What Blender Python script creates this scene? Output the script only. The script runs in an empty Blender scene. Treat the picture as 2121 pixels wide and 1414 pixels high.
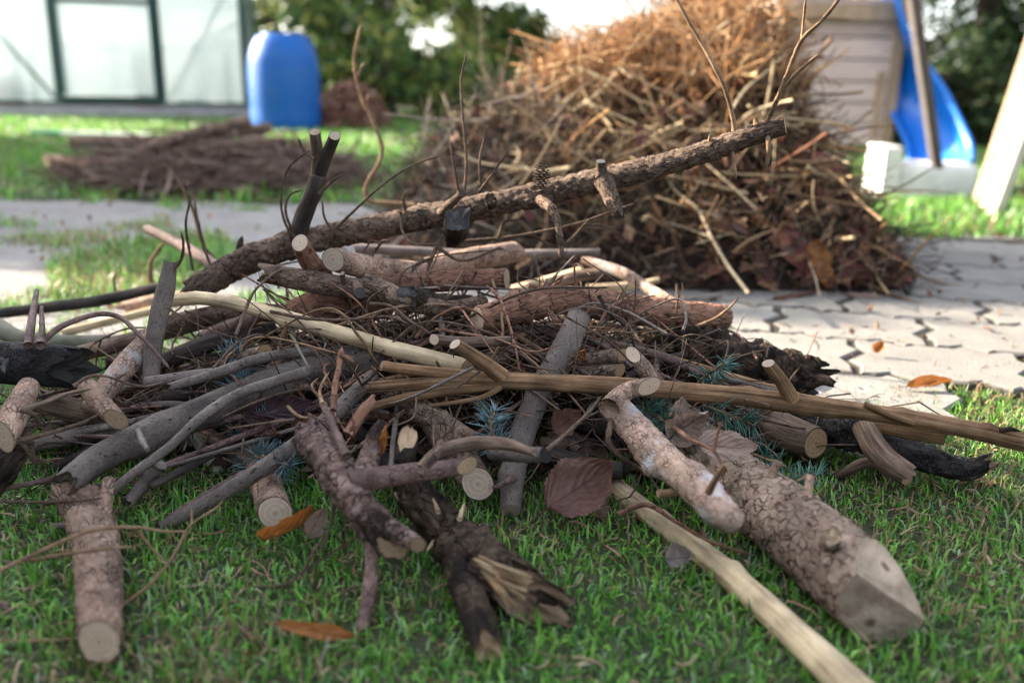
import bpy, bmesh, math, random
import numpy as np
from mathutils import Vector
random.seed(7)
RNG = np.random.default_rng(11)
SC = bpy.context.scene
COL = SC.collection
R = math.radians

# ------------------------------------------------------------------ camera, sky, sun, exposure
FPX, PW, PH = 1900.0, 2121.0, 1414.0          # focal length in photo pixels, photo size
CAM_H, TILT, ROLL = 0.40, R(16.06), R(0.9)
_f = Vector((0, math.cos(TILT), -math.sin(TILT)))
_r0, _u0 = Vector((1, 0, 0)), Vector((0, math.sin(TILT), math.cos(TILT)))
CR = _r0*math.cos(ROLL) + _u0*math.sin(ROLL)
CU = _u0*math.cos(ROLL) - _r0*math.sin(ROLL)
CF = _f
CAMP = Vector((0, 0, CAM_H))
cd = bpy.data.cameras.new('camera'); cam = bpy.data.objects.new('camera', cd); COL.objects.link(cam)
from mathutils import Matrix
cam.matrix_world = Matrix.Translation(CAMP) @ Matrix((CR, CU, -CF)).transposed().to_4x4()
cd.sensor_width = 36.0; cd.lens = 36.0*FPX/PW
cd.clip_start = 0.02; cd.clip_end = 500
cd.dof.use_dof = True; cd.dof.focus_distance = 0.94; cd.dof.aperture_fstop = 3.1
SC.camera = cam
SC.cycles.filter_width = 1.15

ELEV = R(25.0)
SUNH = Vector((-0.927, 0.375, 0)).normalized()           # horizontal direction towards the sun
sun_dir = SUNH*math.cos(ELEV) + Vector((0, 0, math.sin(ELEV)))
W = bpy.data.worlds.new('World'); SC.world = W; W.use_nodes = True
wn = W.node_tree; bg = wn.nodes['Background']
sky = wn.nodes.new('ShaderNodeTexSky'); sky.sky_type = 'NISHITA'; sky.sun_disc = False
sky.sun_elevation = ELEV; sky.sun_rotation = math.atan2(SUNH.x, SUNH.y)
sky.air_density = 0.8; sky.dust_density = 2.2; sky.ozone_density = 0.6
hs_ = wn.nodes.new('ShaderNodeHueSaturation'); hs_.inputs['Saturation'].default_value = 0.46   # hazy autumn air: a paler sky
wn.links.new(sky.outputs[0], hs_.inputs['Color']); wn.links.new(hs_.outputs[0], bg.inputs[0]); bg.inputs[1].default_value = 0.13
sl = bpy.data.lights.new('sun', 'SUN'); sl.energy = 3.3; sl.angle = R(0.6); sl.color = (1.0, 0.86, 0.68)
so = bpy.data.objects.new('sun', sl); COL.objects.link(so)
so.rotation_euler = (-sun_dir).to_track_quat('-Z', 'Y').to_euler()
vs = SC.view_settings; vs.view_transform = 'Standard'; vs.look = 'None'; vs.exposure = 2.88; vs.gamma = 1.0
vs.use_curve_mapping = False

# ------------------------------------------------------------------ pixel -> world (a point of the photo at a chosen distance or height)
def ray(px, py):
    return CF + CR*((px-PW/2)/FPX) + CU*((PH/2-py)/FPX)
def at(px, py, d):
    """d > 0.45: distance along +Y; else the height z of the point"""
    v = ray(px, py)
    k = d/v.y if d > 0.45 else (d-CAM_H)/v.z
    return CAMP + v*k
def depth(p): return (p-CAMP).dot(CF)
def atr(px, py, d, rpx):
    """point and metre radius; d == 0 lies on the ground"""
    if d == 0:
        z = 0.012
        for _ in range(5):
            p = at(px, py, z); rm = rpx*depth(p)/FPX; z = rm*0.92
        return p, rm
    p = at(px, py, d)
    return p, rpx*depth(p)/FPX
def hgt(x, y):
    def ss(a, b, t):
        t = np.clip((np.asarray(t, float)-a)/(b-a), 0, 1); return t*t*(3-2*t)
    return -0.15*ss(2.8, 4.8, y)*ss(0.3, 1.0, x)

# ------------------------------------------------------------------ noise
def _h(i, j, k, s):
    n = (i*374761393 + j*668265263 + k*2147483647 + s*974711) & 0xFFFFFFFF
    n = ((n ^ (n >> 13))*1274126177) & 0xFFFFFFFF
    n = ((n ^ (n >> 16))*2246822519) & 0xFFFFFFFF
    return ((n ^ (n >> 15)) & 0xFFFF)/65535.0
def vnoise(p, s=0):
    p = np.asarray(p, float); f = np.floor(p); i = f.astype(np.int64); t = p-f; t = t*t*(3-2*t)
    o = 0
    for a in (0, 1):
        for b in (0, 1):
            for c in (0, 1):
                w = (t[:, 0] if a else 1-t[:, 0])*(t[:, 1] if b else 1-t[:, 1])*(t[:, 2] if c else 1-t[:, 2])
                o = o + w*_h(i[:, 0]+a, i[:, 1]+b, i[:, 2]+c, s)
    return o*2-1
def fbm(p, s=0, o=3):
    v = 0; a = 1.0; p = np.asarray(p, float)
    for k in range(o):
        v = v + a*vnoise(p*(2.03**k), s+k*17); a *= 0.5
    return v/1.75

def worley(p, s=0):
    """cell value and distance to the cell's edge"""
    p = np.asarray(p, float); i0 = np.floor(p).astype(np.int64); n = len(p); f1 = np.full(n, 9.); f2 = np.full(n, 9.); v = np.zeros(n)
    for a in (-1, 0, 1):
        for b in (-1, 0, 1):
            for c in (-1, 0, 1):
                i = i0+np.array([a, b, c]); q = [_h(i[:, 0], i[:, 1], i[:, 2], s+k*7) for k in range(3)]
                d = np.sqrt(((np.stack(q, 1)+i-p)**2).sum(1)); m = d < f1
                f2 = np.where(m, f1, np.minimum(f2, d)); v = np.where(m, _h(i[:, 0], i[:, 1], i[:, 2], s+31), v); f1 = np.where(m, d, f1)
    return v, f2-f1
# ------------------------------------------------------------------ materials
def newmat(name):
    m = bpy.data.materials.new(name); m.use_nodes = True
    nt = m.node_tree; b = nt.nodes['Principled BSDF']
    return m, nt, b
def N(nt, t, **kw):
    n = nt.nodes.new(t)
    for k, v in kw.items():
        if k in n.inputs: n.inputs[k].default_value = v
        else: setattr(n, k, v)
    return n
def ramp(nt, fac, stops):
    r = nt.nodes.new('ShaderNodeValToRGB'); e = r.color_ramp.elements
    while len(e) < len(stops): e.new(0.5)
    for q, (p, c) in zip(e, stops): q.position = p; q.color = (*c, 1) if len(c) == 3 else c
    nt.links.new(fac, r.inputs[0]); return r
def mixc(nt, fac, a, b, mode='MIX'):
    m = nt.nodes.new('ShaderNodeMix'); m.data_type = 'RGBA'; m.blend_type = mode
    for sock, v in ((m.inputs[0], fac), (m.inputs[6], a), (m.inputs[7], b)):
        if hasattr(v, 'default_value') or hasattr(v, 'is_output'): nt.links.new(v, sock)
        elif isinstance(v, (int, float)): sock.default_value = v
        else: sock.default_value = (*v, 1)
    return m.outputs[2]
def varied(nt, col, lo=0.75, hi=1.2):
    oi = nt.nodes.new('ShaderNodeObjectInfo')
    mr = N(nt, 'ShaderNodeMapRange'); mr.inputs[3].default_value = lo; mr.inputs[4].default_value = hi
    nt.links.new(oi.outputs['Random'], mr.inputs[0])
    hs = N(nt, 'ShaderNodeHueSaturation'); nt.links.new(mr.outputs[0], hs.inputs['Value']); nt.links.new(col, hs.inputs['Color'])
    return hs.outputs[0]
def attr(nt, name, out='Vector'):
    a = nt.nodes.new('ShaderNodeAttribute'); a.attribute_name = name; return a.outputs[out]
def mapping(nt, vec, sc):
    m = nt.nodes.new('ShaderNodeMapping'); m.inputs['Scale'].default_value = sc; nt.links.new(vec, m.inputs[0]); return m.outputs[0]
def bump(nt, h, b, strength=0.6, dist=0.002):
    n = N(nt, 'ShaderNodeBump'); n.inputs['Strength'].default_value = strength; n.inputs['Distance'].default_value = dist
    nt.links.new(h, n.inputs['Height']); nt.links.new(n.outputs[0], b.inputs['Normal'])

def bark(name, crack, mid, high, kind='scaly', sc=(220, 220, 110), patch=None, patch_amt=0.35, bstr=0.8, rough=0.85, vary=(0.75, 1.2)):
    m, nt, b = newmat(name); L = nt.links
    tc = attr(nt, 'tc')
    n_w = N(nt, 'ShaderNodeTexNoise', Scale=90.0, Detail=3.0); L.new(tc, n_w.inputs['Vector'])
    fine = N(nt, 'ShaderNodeTexNoise', Scale=1.0, Detail=8.0, Roughness=0.7); L.new(mapping(nt, tc, tuple(s*2.2 for s in sc)), fine.inputs['Vector'])
    if kind == 'scaly':
        vm = mapping(nt, tc, sc)
        add = N(nt, 'ShaderNodeVectorMath'); add.operation = 'MULTIPLY_ADD'
        L.new(n_w.outputs['Color'], add.inputs[0]); add.inputs[1].default_value = (1.3, 1.3, 1.3); L.new(vm, add.inputs[2])
        ve = N(nt, 'ShaderNodeTexVoronoi', Scale=1.0); ve.feature = 'DISTANCE_TO_EDGE'; L.new(add.outputs[0], ve.inputs['Vector'])
        vc = N(nt, 'ShaderNodeTexVoronoi', Scale=1.0); L.new(add.outputs[0], vc.inputs['Vector'])
        sx = nt.nodes.new('ShaderNodeSeparateColor'); L.new(vc.outputs['Color'], sx.inputs[0])
        flake = mixc(nt, sx.outputs[0], mid, high)
        c1 = mixc(nt, 0.45, flake, ramp(nt, fine.outputs[0], [(0.3, mid), (0.7, high)]).outputs[0])
        mask = ramp(nt, ve.outputs['Distance'], [(0.0, (0, 0, 0)), (0.13, (1, 1, 1))])
        gate = ramp(nt, n_w.outputs[0], [(0.36, (0, 0, 0)), (0.6, (1, 1, 1))])
        mk = mixc(nt, gate.outputs[0], (1, 1, 1), mask.outputs[0])
        col = mixc(nt, mk, crack, c1)
        hh = N(nt, 'ShaderNodeMath'); hh.operation = 'MULTIPLY_ADD'; L.new(mk, hh.inputs[0]); hh.inputs[1].default_value = 0.6; L.new(fine.outputs[0], hh.inputs[2])
        hsock = hh.outputs[0]
    elif kind == 'striated':
        st = N(nt, 'ShaderNodeTexNoise', Scale=1.0, Detail=6.0, Roughness=0.65); L.new(mapping(nt, tc, (sc[0], sc[1], sc[2]*0.12)), st.inputs['Vector'])
        r = ramp(nt, st.outputs[0], [(0.36, crack), (0.46, mid), (0.68, high)])
        col = mixc(nt, 0.25, r.outputs[0], ramp(nt, fine.outputs[0], [(0.35, mid), (0.65, high)]).outputs[0]); hsock = st.outputs[0]
    else:  # smooth, with lenticels and fine mottling
        sp = N(nt, 'ShaderNodeTexVoronoi', Scale=1.0); L.new(mapping(nt, tc, (sc[0], sc[1], sc[2]*0.6)), sp.inputs['Vector'])
        spots = ramp(nt, sp.outputs['Distance'], [(0.10, (1, 1, 1)), (0.2, (0, 0, 0))])
        r = ramp(nt, fine.outputs[0], [(0.28, mid), (0.72, high)])
        col = mixc(nt, spots.outputs[0], r.outputs[0], crack); hsock = fine.outputs[0]
    if patch:
        pn = N(nt, 'ShaderNodeTexNoise', Scale=38.0, Detail=5.0, Roughness=0.6); L.new(tc, pn.inputs['Vector'])
        pr = ramp(nt, pn.outputs[0], [(0.62-patch_amt*0.35, (0, 0, 0)), (0.72-patch_amt*0.25, (1, 1, 1))])
        col = mixc(nt, pr.outputs[0], col, patch)
    big = N(nt, 'ShaderNodeTexNoise', Scale=24.0, Detail=3.0); L.new(tc, big.inputs['Vector'])
    col = mixc(nt, 0.6, col, ramp(nt, big.outputs[0], [(0.34, (0.30, 0.27, 0.255)), (0.64, (1.25, 1.19, 1.12))]).outputs[0], 'MULTIPLY')
    L.new(varied(nt, col, *vary), b.inputs['Base Color'])
    b.inputs['Roughness'].default_value = rough; b.inputs['Specular IOR Level'].default_value = 0.14
    bump(nt, hsock, b, bstr, 0.0035)
    return m
def cutwood(name, pale, dark, ringk=26.0, rim=(0.10, 0.045, 0.02), blotch=0.3, relief=.0025):
    m, nt, b = newmat(name); L = nt.links
    tc = attr(nt, 'tc')
    ln = N(nt, 'ShaderNodeVectorMath'); ln.operation = 'LENGTH'; L.new(mapping(nt, tc, (1, 1, 0)), ln.inputs[0])
    nz = N(nt, 'ShaderNodeTexNoise', Scale=2.2, Detail=5.0, Roughness=0.6); L.new(tc, nz.inputs['Vector'])
    ad = N(nt, 'ShaderNodeMath'); ad.operation = 'MULTIPLY_ADD'; L.new(nz.outputs[0], ad.inputs[0]); ad.inputs[1].default_value = 0.25; L.new(ln.outputs['Value'], ad.inputs[2])
    s = N(nt, 'ShaderNodeMath'); s.operation = 'MULTIPLY'; L.new(ad.outputs[0], s.inputs[0]); s.inputs[1].default_value = ringk
    sn = N(nt, 'ShaderNodeMath'); sn.operation = 'SINE'; L.new(s.outputs[0], sn.inputs[0])
    r = ramp(nt, sn.outputs[0], [(0.0, tuple(0.62*a+0.38*c for a, c in zip(pale, dark))), (1.0, pale)])
    c = mixc(nt, ramp(nt, nz.outputs[0], [(0.5, (0, 0, 0)), (0.75, (blotch, blotch, blotch))]).outputs[0], r.outputs[0], dark)
    wv = N(nt, 'ShaderNodeTexNoise', Scale=1.0, Detail=4.0, Roughness=0.7); L.new(mapping(nt, tc, (3.0, 26.0, 1.0)), wv.inputs['Vector'])
    c = mixc(nt, ramp(nt, wv.outputs[0], [(0.56, (0, 0, 0)), (0.75, (.4, .4, .4))]).outputs[0], c, dark)
    sp = nt.nodes.new('ShaderNodeSeparateXYZ'); L.new(tc, sp.inputs[0]); an = N(nt, 'ShaderNodeMath'); an.operation = 'ARCTAN2'; L.new(sp.outputs[0], an.inputs[0]); L.new(sp.outputs[1], an.inputs[1])
    cb = nt.nodes.new('ShaderNodeCombineXYZ'); L.new(an.outputs[0], cb.inputs[0]); L.new(sp.outputs[2], cb.inputs[2])
    ck = N(nt, 'ShaderNodeTexNoise', Scale=5.0, Detail=2.0); L.new(cb.outputs[0], ck.inputs['Vector'])
    c = mixc(nt, ramp(nt, ck.outputs[0], [(0.64, (0, 0, 0)), (0.70, (.7, .7, .7))]).outputs[0], c, dark)
    c = mixc(nt, ramp(nt, ln.outputs['Value'], [(0.05, (0, 0, 0)), (0.11, (1, 1, 1))]).outputs[0], dark, c)
    c = mixc(nt, ramp(nt, ln.outputs['Value'], [(0.9, (0, 0, 0)), (0.97, (1, 1, 1))]).outputs[0], c, rim)
    L.new(varied(nt, c, 0.62, 1.12), b.inputs['Base Color']); b.inputs['Roughness'].default_value = 0.8
    f = N(nt, 'ShaderNodeTexNoise', Scale=9.0, Detail=6.0, Roughness=0.75); L.new(tc, f.inputs['Vector'])
    bump(nt, f.outputs[0], b, 0.9, relief)
    return m
def plain(name, c, rough=0.6, c2=None, scale=8.0, coord='Object', bstr=0.0, detail=5.0, spec=0.4, stretch=(1, 1, 1), trans=0.0):
    m, nt, b = newmat(name); L = nt.links
    b.inputs['Roughness'].default_value = rough; b.inputs['Specular IOR Level'].default_value = spec
    t = nt.nodes.new('ShaderNodeTexCoord'); n = N(nt, 'ShaderNodeTexNoise', Scale=scale, Detail=detail, Roughness=0.6)
    L.new(mapping(nt, t.outputs[coord], stretch), n.inputs['Vector'])
    c2 = c2 or tuple(x*0.75 for x in c)
    r = ramp(nt, n.outputs[0], [(0.32, c2), (0.68, c)])
    L.new(varied(nt, r.outputs[0], 0.8, 1.15) if 'board' in name else r.outputs[0], b.inputs['Base Color'])
    if bstr: bump(nt, n.outputs[0], b, bstr, 0.004)
    if trans:
        tr = nt.nodes.new('ShaderNodeBsdfTranslucent'); mx = nt.nodes.new('ShaderNodeMixShader'); mx.inputs[0].default_value = trans
        L.new(r.outputs[0], tr.inputs[0]); L.new(b.outputs[0], mx.inputs[1]); L.new(tr.outputs[0], mx.inputs[2])
        L.new(mx.outputs[0], nt.nodes['Material Output'].inputs[0])
    return m
def vcol(name, rough=0.6, trans=0.3, spec=0.3):
    """colour from the mesh's own 'col' attribute (each blade, leaf or twig its own tint)"""
    m, nt, b = newmat(name); L = nt.links
    c = attr(nt, 'col', 'Color'); L.new(c, b.inputs['Base Color']); b.inputs['Roughness'].default_value = rough
    b.inputs['Specular IOR Level'].default_value = spec
    if trans:
        tr = nt.nodes.new('ShaderNodeBsdfTranslucent'); mx = nt.nodes.new('ShaderNodeMixShader'); mx.inputs[0].default_value = trans
        L.new(c, tr.inputs[0]); L.new(b.outputs[0], mx.inputs[1]); L.new(tr.outputs[0], mx.inputs[2])
        L.new(mx.outputs[0], nt.nodes['Material Output'].inputs[0])
    return m

# ------------------------------------------------------------------ mesh helpers
def np_mesh(name, V, Fs, mat=None, tc=None, col=None, smooth=True):
    """Fs: list of (n,k) index arrays"""
    me = bpy.data.meshes.new(name); V = np.asarray(V, np.float32)
    me.vertices.add(len(V)); me.vertices.foreach_set('co', V.ravel())
    idx = np.concatenate([np.asarray(f, np.int32).ravel() for f in Fs])
    cnt = np.concatenate([np.full(len(f), np.asarray(f).shape[1], np.int32) for f in Fs])
    st = np.concatenate(([0], np.cumsum(cnt)[:-1])).astype(np.int32)
    me.loops.add(len(idx)); me.loops.foreach_set('vertex_index', idx)
    me.polygons.add(len(cnt)); me.polygons.foreach_set('loop_start', st)
    me.polygons.foreach_set('use_smooth', np.full(len(cnt), smooth, bool))
    if tc is not None:
        a = me.attributes.new('tc', 'FLOAT_VECTOR', 'POINT'); a.data.foreach_set('vector', np.asarray(tc, np.float32).ravel())
    if col is not None:
        c = np.ones((len(V), 4), np.float32); c[:, :3] = col
        a = me.attributes.new('col', 'FLOAT_COLOR', 'POINT'); a.data.foreach_set('color', c.ravel())
    me.update(calc_edges=True)
    if mat: me.materials.append(mat)
    return me
def link(name, me, parent=None, loc=(0, 0, 0)):
    o = bpy.data.objects.new(name, me); COL.objects.link(o)
    o.location = Vector(loc)
    if parent is not None:
        o.parent = parent; o.location = Vector(loc) - world_loc(parent)
    return o
def world_loc(o):
    v = o.location.copy()
    while o.parent: o = o.parent; v += o.location
    return v
def tag(o, label, cat, grp=None, kind=None):
    o['label'] = label; o['category'] = cat
    if grp: o['group'] = grp
    if kind: o['kind'] = kind
    return o
def struct(o): o['kind'] = 'structure'; return o
def empty(name, loc, label=None, cat=None, grp=None):
    o = bpy.data.objects.new(name, None); COL.objects.link(o); o.location = loc; o.empty_display_size = 0.05
    if label: tag(o, label, cat, grp)
    return o
def mobj(name, V, Fs, mat, parent=None, loc=None, **kw):
    V = np.asarray(V, float)
    if loc is None: loc = V.mean(0) if parent is None else V[0]
    me = np_mesh(name, V-np.asarray(loc), Fs, mat, **kw)
    return link(name, me, parent, loc)

def spline(P, Rr, step):
    P = np.array(P, float); Rr = np.array(Rr, float)
    if len(P) == 2:
        P = np.array([P[0], (P[0]+P[1])/2, P[1]]); Rr = np.array([Rr[0], (Rr[0]+Rr[1])/2, Rr[1]])
    Q = np.vstack([2*P[0]-P[1], P, 2*P[-1]-P[-2]]); S = np.concatenate([[Rr[0]], Rr, [Rr[-1]]])
    out = []; ro = []
    for i in range(1, len(Q)-2):
        t = np.linspace(0, 1, 24, endpoint=False)[:, None]
        a, b, c, d = Q[i-1], Q[i], Q[i+1], Q[i+2]
        out.append(0.5*((2*b)+(-a+c)*t+(2*a-5*b+4*c-d)*t**2+(-a+3*b-3*c+d)*t**3))
        tt = t[:, 0]; ro.append(S[i]*(1-tt)+S[i+1]*tt)
    C = np.vstack(out+[P[-1:]]); rr = np.concatenate(ro+[[Rr[-1]]])
    s = np.concatenate([[0], np.cumsum(np.linalg.norm(np.diff(C, axis=0), axis=1))])
    n = max(3, int(s[-1]/step)+1); q = np.linspace(0, s[-1], n)
    return np.stack([np.interp(q, s, C[:, k]) for k in range(3)], 1), np.interp(q, s, rr), q

def frames(C):
    T = np.gradient(C, axis=0); T /= np.linalg.norm(T, axis=1)[:, None]+1e-12
    u = np.cross(T[0], [0.13, 0.31, 0.94]); u /= np.linalg.norm(u); U = []
    for t in T:
        u = u-t*np.dot(u, t); u /= np.linalg.norm(u)+1e-12; U.append(u)
    U = np.array(U); return T, U, np.cross(T, U)
_seed = [100]
def tube(P, Rr, seg=14, step=0.004, amp=0.06, fr=(170, 55), lump=0.07, knots=0, s='cut', e='cut', sn=None, en=None, nodes=0, flake=None):
    """a branch skin with bark relief; returns vertices, quads, tc and the two end rings for the caps"""
    _seed[0] += 1; sd = _seed[0]
    C, rr, q = spline(P, Rr, step); n = len(C); T, U, Wv = frames(C)
    L = q[-1]
    if s == 'taper': rr = rr*np.clip(0.12+q/(rr[0]*2.5+1e-9), 0, 1)
    if e == 'taper': rr = rr*np.clip(0.12+(L-q)/(rr[-1]*2.5+1e-9), 0, 1)
    for w, qq, r0 in ((s, q, rr[0]), (e, L-q, rr[-1])):
        if w == 'round':
            t = np.clip(qq/(r0*0.8), 0, 1); rr = rr*np.sqrt(np.clip(1-(1-t)**2, 0.03, 1))
    if nodes:
        rr = rr*(1+0.35*np.clip(np.sin(q*2*math.pi/nodes+3*np.sin(q*37+sd)), 0.35, 1)-0.12)
    a = np.arange(seg)*2*math.pi/seg
    ca, sa = np.cos(a)[None, :], np.sin(a)[None, :]
    rm = rr.mean()
    tc = np.stack([(ca*rm).repeat(n, 0), (sa*rm).repeat(n, 0), q[:, None].repeat(seg, 1)], 2)
    fl = tc.reshape(-1, 3)+sd*0.37
    d = amp*fbm(fl*np.array([fr[0], fr[0], fr[1]]), sd, 3).reshape(n, seg)
    d += lump*fbm(fl*np.array([0.45/rm, 0.45/rm, 0.22/rm]), sd+5, 2).reshape(n, seg)
    if flake:
        fp = fl*np.array([flake[0], flake[0], flake[1]])+0.5*fbm(fl*120, sd+3, 2)[:, None]
        cv, ce = worley(fp, sd); ed = np.clip(ce/.22, 0, 1)
        d += (flake[2]*((cv-.35)*ed+.35*(ed-1))).reshape(n, seg)
    for _ in range(knots):
        ks, ka, kh = random.uniform(0.08, 0.92)*L, random.uniform(0, 6.28), random.uniform(0.15, 0.4)
        da = np.angle(np.exp(1j*(a-ka)))[None, :]
        d += kh*np.exp(-((q[:, None]-ks)/(rm*0.8))**2-(da/0.6)**2)
    rad = rr[:, None]*(1+d)
    off = U[:, None, :]*(ca*rad)[:, :, None] + Wv[:, None, :]*(sa*rad)[:, :, None]
    V = C[:, None, :]+off
    for w, nn, i0, sg in ((s, sn, 0, -1), (e, en, n-1, 1)):
        if w == 'cut' and nn is None: nn = T[i0]*sg+RNG.normal(0, .22, 3)
        if nn is not None:
            nv = np.array(nn, float); nv /= np.linalg.norm(nv); t = T[i0]*sg; tn = max(0.22, np.dot(t, nv))
            for i in range(n):
                qd = q[i] if i0 == 0 else L-q[i]; k = 1-qd/(rr[i0]*3.2+1e-9)
                if k > 0: V[i] += -(off[i]@nv/tn)[:, None]*t[None, :]*k
        if w == 'broken':
            ja = fbm(np.stack([np.cos(a)*2.2, np.sin(a)*2.2, np.full(seg, sd*1.3)], 1), sd+9, 3)*rr[i0]*1.5
            for i in range(n):
                qd = q[i] if i0 == 0 else L-q[i]; k = 1-qd/(rr[i0]*2.5+1e-9)
                if k > 0: V[i] += ja[:, None]*T[i0][None, :]*sg*k
    Vf = V.reshape(-1, 3); idx = np.arange(n*seg).reshape(n, seg)
    A, B = idx[:-1], idx[1:]
    F = np.stack([A, np.roll(A, -1, 1), np.roll(B, -1, 1), B], 2).reshape(-1, 4)
    return dict(V=Vf, F=F, tc=tc.reshape(-1, 3)+np.array([0, 0, sd*0.731]), r0=V[0], r1=V[-1], t0=-T[0], t1=T[-1], seg=seg, C=C, rr=rr)
def close_end(tb, which):
    """fan closing a tapered end"""
    seg = tb['seg']; base = 0 if which == 0 else len(tb['V'])-seg
    c = tb['V'][base:base+seg].mean(0)
    tb['V'] = tb['V'] if False else tb['V']
    return base, c
def cap(ring, t, mode, sd, depth_=0.0, rim=0.96):
    seg = len(ring); c = ring.mean(0); d = ring-c; r = np.linalg.norm(d, axis=1).mean()
    a = np.arange(seg)*2*math.pi/seg
    fr = [rim, 0.84, 0.66, 0.45, 0.22] if seg > 8 else [rim, 0.5]
    V = []; tc = []
    for k, f in enumerate(fr):
        w = np.stack([np.cos(a)*f, np.sin(a)*f, np.full(seg, sd*0.61)], 1)
        z = 0.0 if k == 0 else 1.0
        if mode == 'broken': dz = (fbm(w*np.array([3.2, 3.2, 1]), sd, 3)*0.55-0.25)*r*z
        else: dz = (fbm(w*2.0, sd, 2)*0.06+0.03*(1-f))*r*z
        dz = dz-depth_*r*(1-f**3)*z
        V.append(c+d*f+t[None, :]*(np.asarray(dz).reshape(-1, 1) if np.ndim(dz) else dz)); tc.append(w)
    V.append((c+t*(0.02*r-depth_*r))[None, :]); tc.append(np.array([[0, 0, sd*0.61]]))
    V = np.vstack(V); tc = np.vstack(tc); Fs = []
    for k in range(len(fr)-1):
        A = np.arange(seg)+k*seg; B = A+seg
        Fs.append(np.stack([A, np.roll(A, -1), np.roll(B, -1), B], 1))
    A = np.arange(seg)+(len(fr)-1)*seg
    Fs2 = np.stack([A, np.roll(A, -1), np.full(seg, len(V)-1)], 1)
    return V, [np.vstack(Fs), Fs2], tc
CUT = {}
def build(name, tb, mat, s, e, cm, parent=None, hollow=0.0):
    """bark skin (tapered ends closed in the same mesh), cut ends as parts"""
    V, F, tc, seg = tb['V'], tb['F'], tb['tc'], tb['seg']; Fs = [F]; tri = []
    for w, base in ((s, 0), (e, len(V)-seg)):
        if w in ('taper', 'round', 'shut'):
            c = len(V); V = np.vstack([V, tb['V'][base:base+seg].mean(0)]); tc = np.vstack([tc, tc[base]])
            A = np.arange(seg)+base; tri.append(np.stack([A, np.roll(A, -1), np.full(seg, c)], 1))
    if tri: Fs.append(np.vstack(tri))
    loc = tb['C'][0]
    o = mobj(name, V, Fs, mat, parent, loc, tc=tc)
    for w, ring, t in ((s, tb['r0'], tb['t0']), (e, tb['r1'], tb['t1'])):
        if w in ('cut', 'broken', 'char'):
            cv, cf, ct = cap(ring, t, w, _seed[0], hollow if w != 'cut' else 0.0)
            m = CUT['char'] if w == 'char' else (CUT['rot'] if (w == 'broken' and cm is None) else CUT[cm or 'pale'])
            mobj('cut_end' if w == 'cut' else 'broken_end', cv, cf, m, o, ring.mean(0), tc=ct)
    return o
SHIFT = {}      # branches moved nearer or farther with everything that grows on them
def BR(name, label, pts, mat, s='cut', e='cut', cm=None, cat=None, grp=None, parent=None, seg=18, step=0.004, hollow=0.0, wig=0.0, **kw):
    P = []; Rr = []; q = parent
    while q is not None and q.name not in SHIFT: q = q.parent
    for px, py, d, rp in pts:
        if q is not None and d > .45: d += float(np.interp(px, *SHIFT[q.name]))
        p, rm = atr(px, py, d, rp); P.append(tuple(p)); Rr.append(rm)
    P = np.array(P)
    if wig: P[1:-1] += RNG.normal(0, wig, P[1:-1].shape)
    tb = tube(P, Rr, seg=seg, step=step, s=s, e=e, **kw)
    o = build(name, tb, mat, s, e, cm, parent, hollow)
    if parent is None: tag(o, label, cat or name.split('_')[-1], grp)
    elif label: o['label'] = label
    return o
# ------------------------------------------------------------------ ground, path, paving
def box_vf(x0, x1, y0, y1, z0, z1):
    V = [(x, y, z) for x in (x0, x1) for y in (y0, y1) for z in (z0, z1)]
    F = [(0, 1, 3, 2), (4, 6, 7, 5), (0, 4, 5, 1), (2, 3, 7, 6), (0, 2, 6, 4), (1, 5, 7, 3)]
    return V, F
class MB:
    """collects boxes and bars into one mesh"""
    def __init__(s): s.V = []; s.F = []
    def add(s, V, F):
        n = len(s.V); s.V += [tuple(v) for v in V]; s.F += [tuple(i+n for i in f) for f in F]; return s
    def box(s, *a): return s.add(*box_vf(*a))
    def bar(s, a, b, w, h=None, up=(0, 0, 1)):
        a, b = Vector(a), Vector(b); h = h or w; t = (b-a).normalized(); u = Vector(up)
        if abs(t.dot(u)) > 0.95: u = Vector((0, 1, 0))
        x = t.cross(u).normalized(); y = x.cross(t).normalized()
        V = [p+x*i*w/2+y*j*h/2 for p in (a, b) for i, j in ((-1, -1), (1, -1), (1, 1), (-1, 1))]
        return s.add(V, [(0, 1, 2, 3), (7, 6, 5, 4), (0, 4, 5, 1), (1, 5, 6, 2), (2, 6, 7, 3), (3, 7, 4, 0)])
    def build(s, name, mat, parent=None, loc=None, bev=0.0, smooth=False):
        V = np.array(s.V, float)
        loc = V.mean(0) if loc is None else np.asarray(loc, float)
        me = bpy.data.meshes.new(name); me.from_pydata((V-loc).tolist(), [], s.F); me.materials.append(mat)
        b = bmesh.new(); b.from_mesh(me); bmesh.ops.recalc_face_normals(b, faces=b.faces)
        if bev: bmesh.ops.bevel(b, geom=list(b.edges), offset=bev, segments=2, affect='EDGES', profile=0.6)
        b.to_mesh(me); b.free()
        if smooth: me.shade_smooth()
        return link(name, me, parent, loc)

def Yfront(x):
    x = np.asarray(x, float)
    return 1.13+0.62*np.maximum(0, x-0.43)+0.25*np.clip((0.05-x)/0.45, 0, 1)-0.22*np.clip((-0.42-x)/0.3, 0, 1)
def Yback(x): return 2.45+0.45*np.clip((0.5-np.asarray(x, float))/1.0, 0, 1)
def on_path(x, y):
    w = 0.05*vnoise(np.stack([np.asarray(x)*9, np.asarray(y)*9, np.zeros(len(x))], 1), 3)
    return (y > Yfront(x)+w) & (y < Yback(x)+w*2)
def in_patch(x, y):
    w = 0.35*vnoise(np.stack([np.asarray(x)*7, np.asarray(y)*7, np.zeros(len(x))], 1), 8)
    return ((x+0.78)/0.18)**2+((y-1.93)/0.31)**2+w < 1.0

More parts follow.
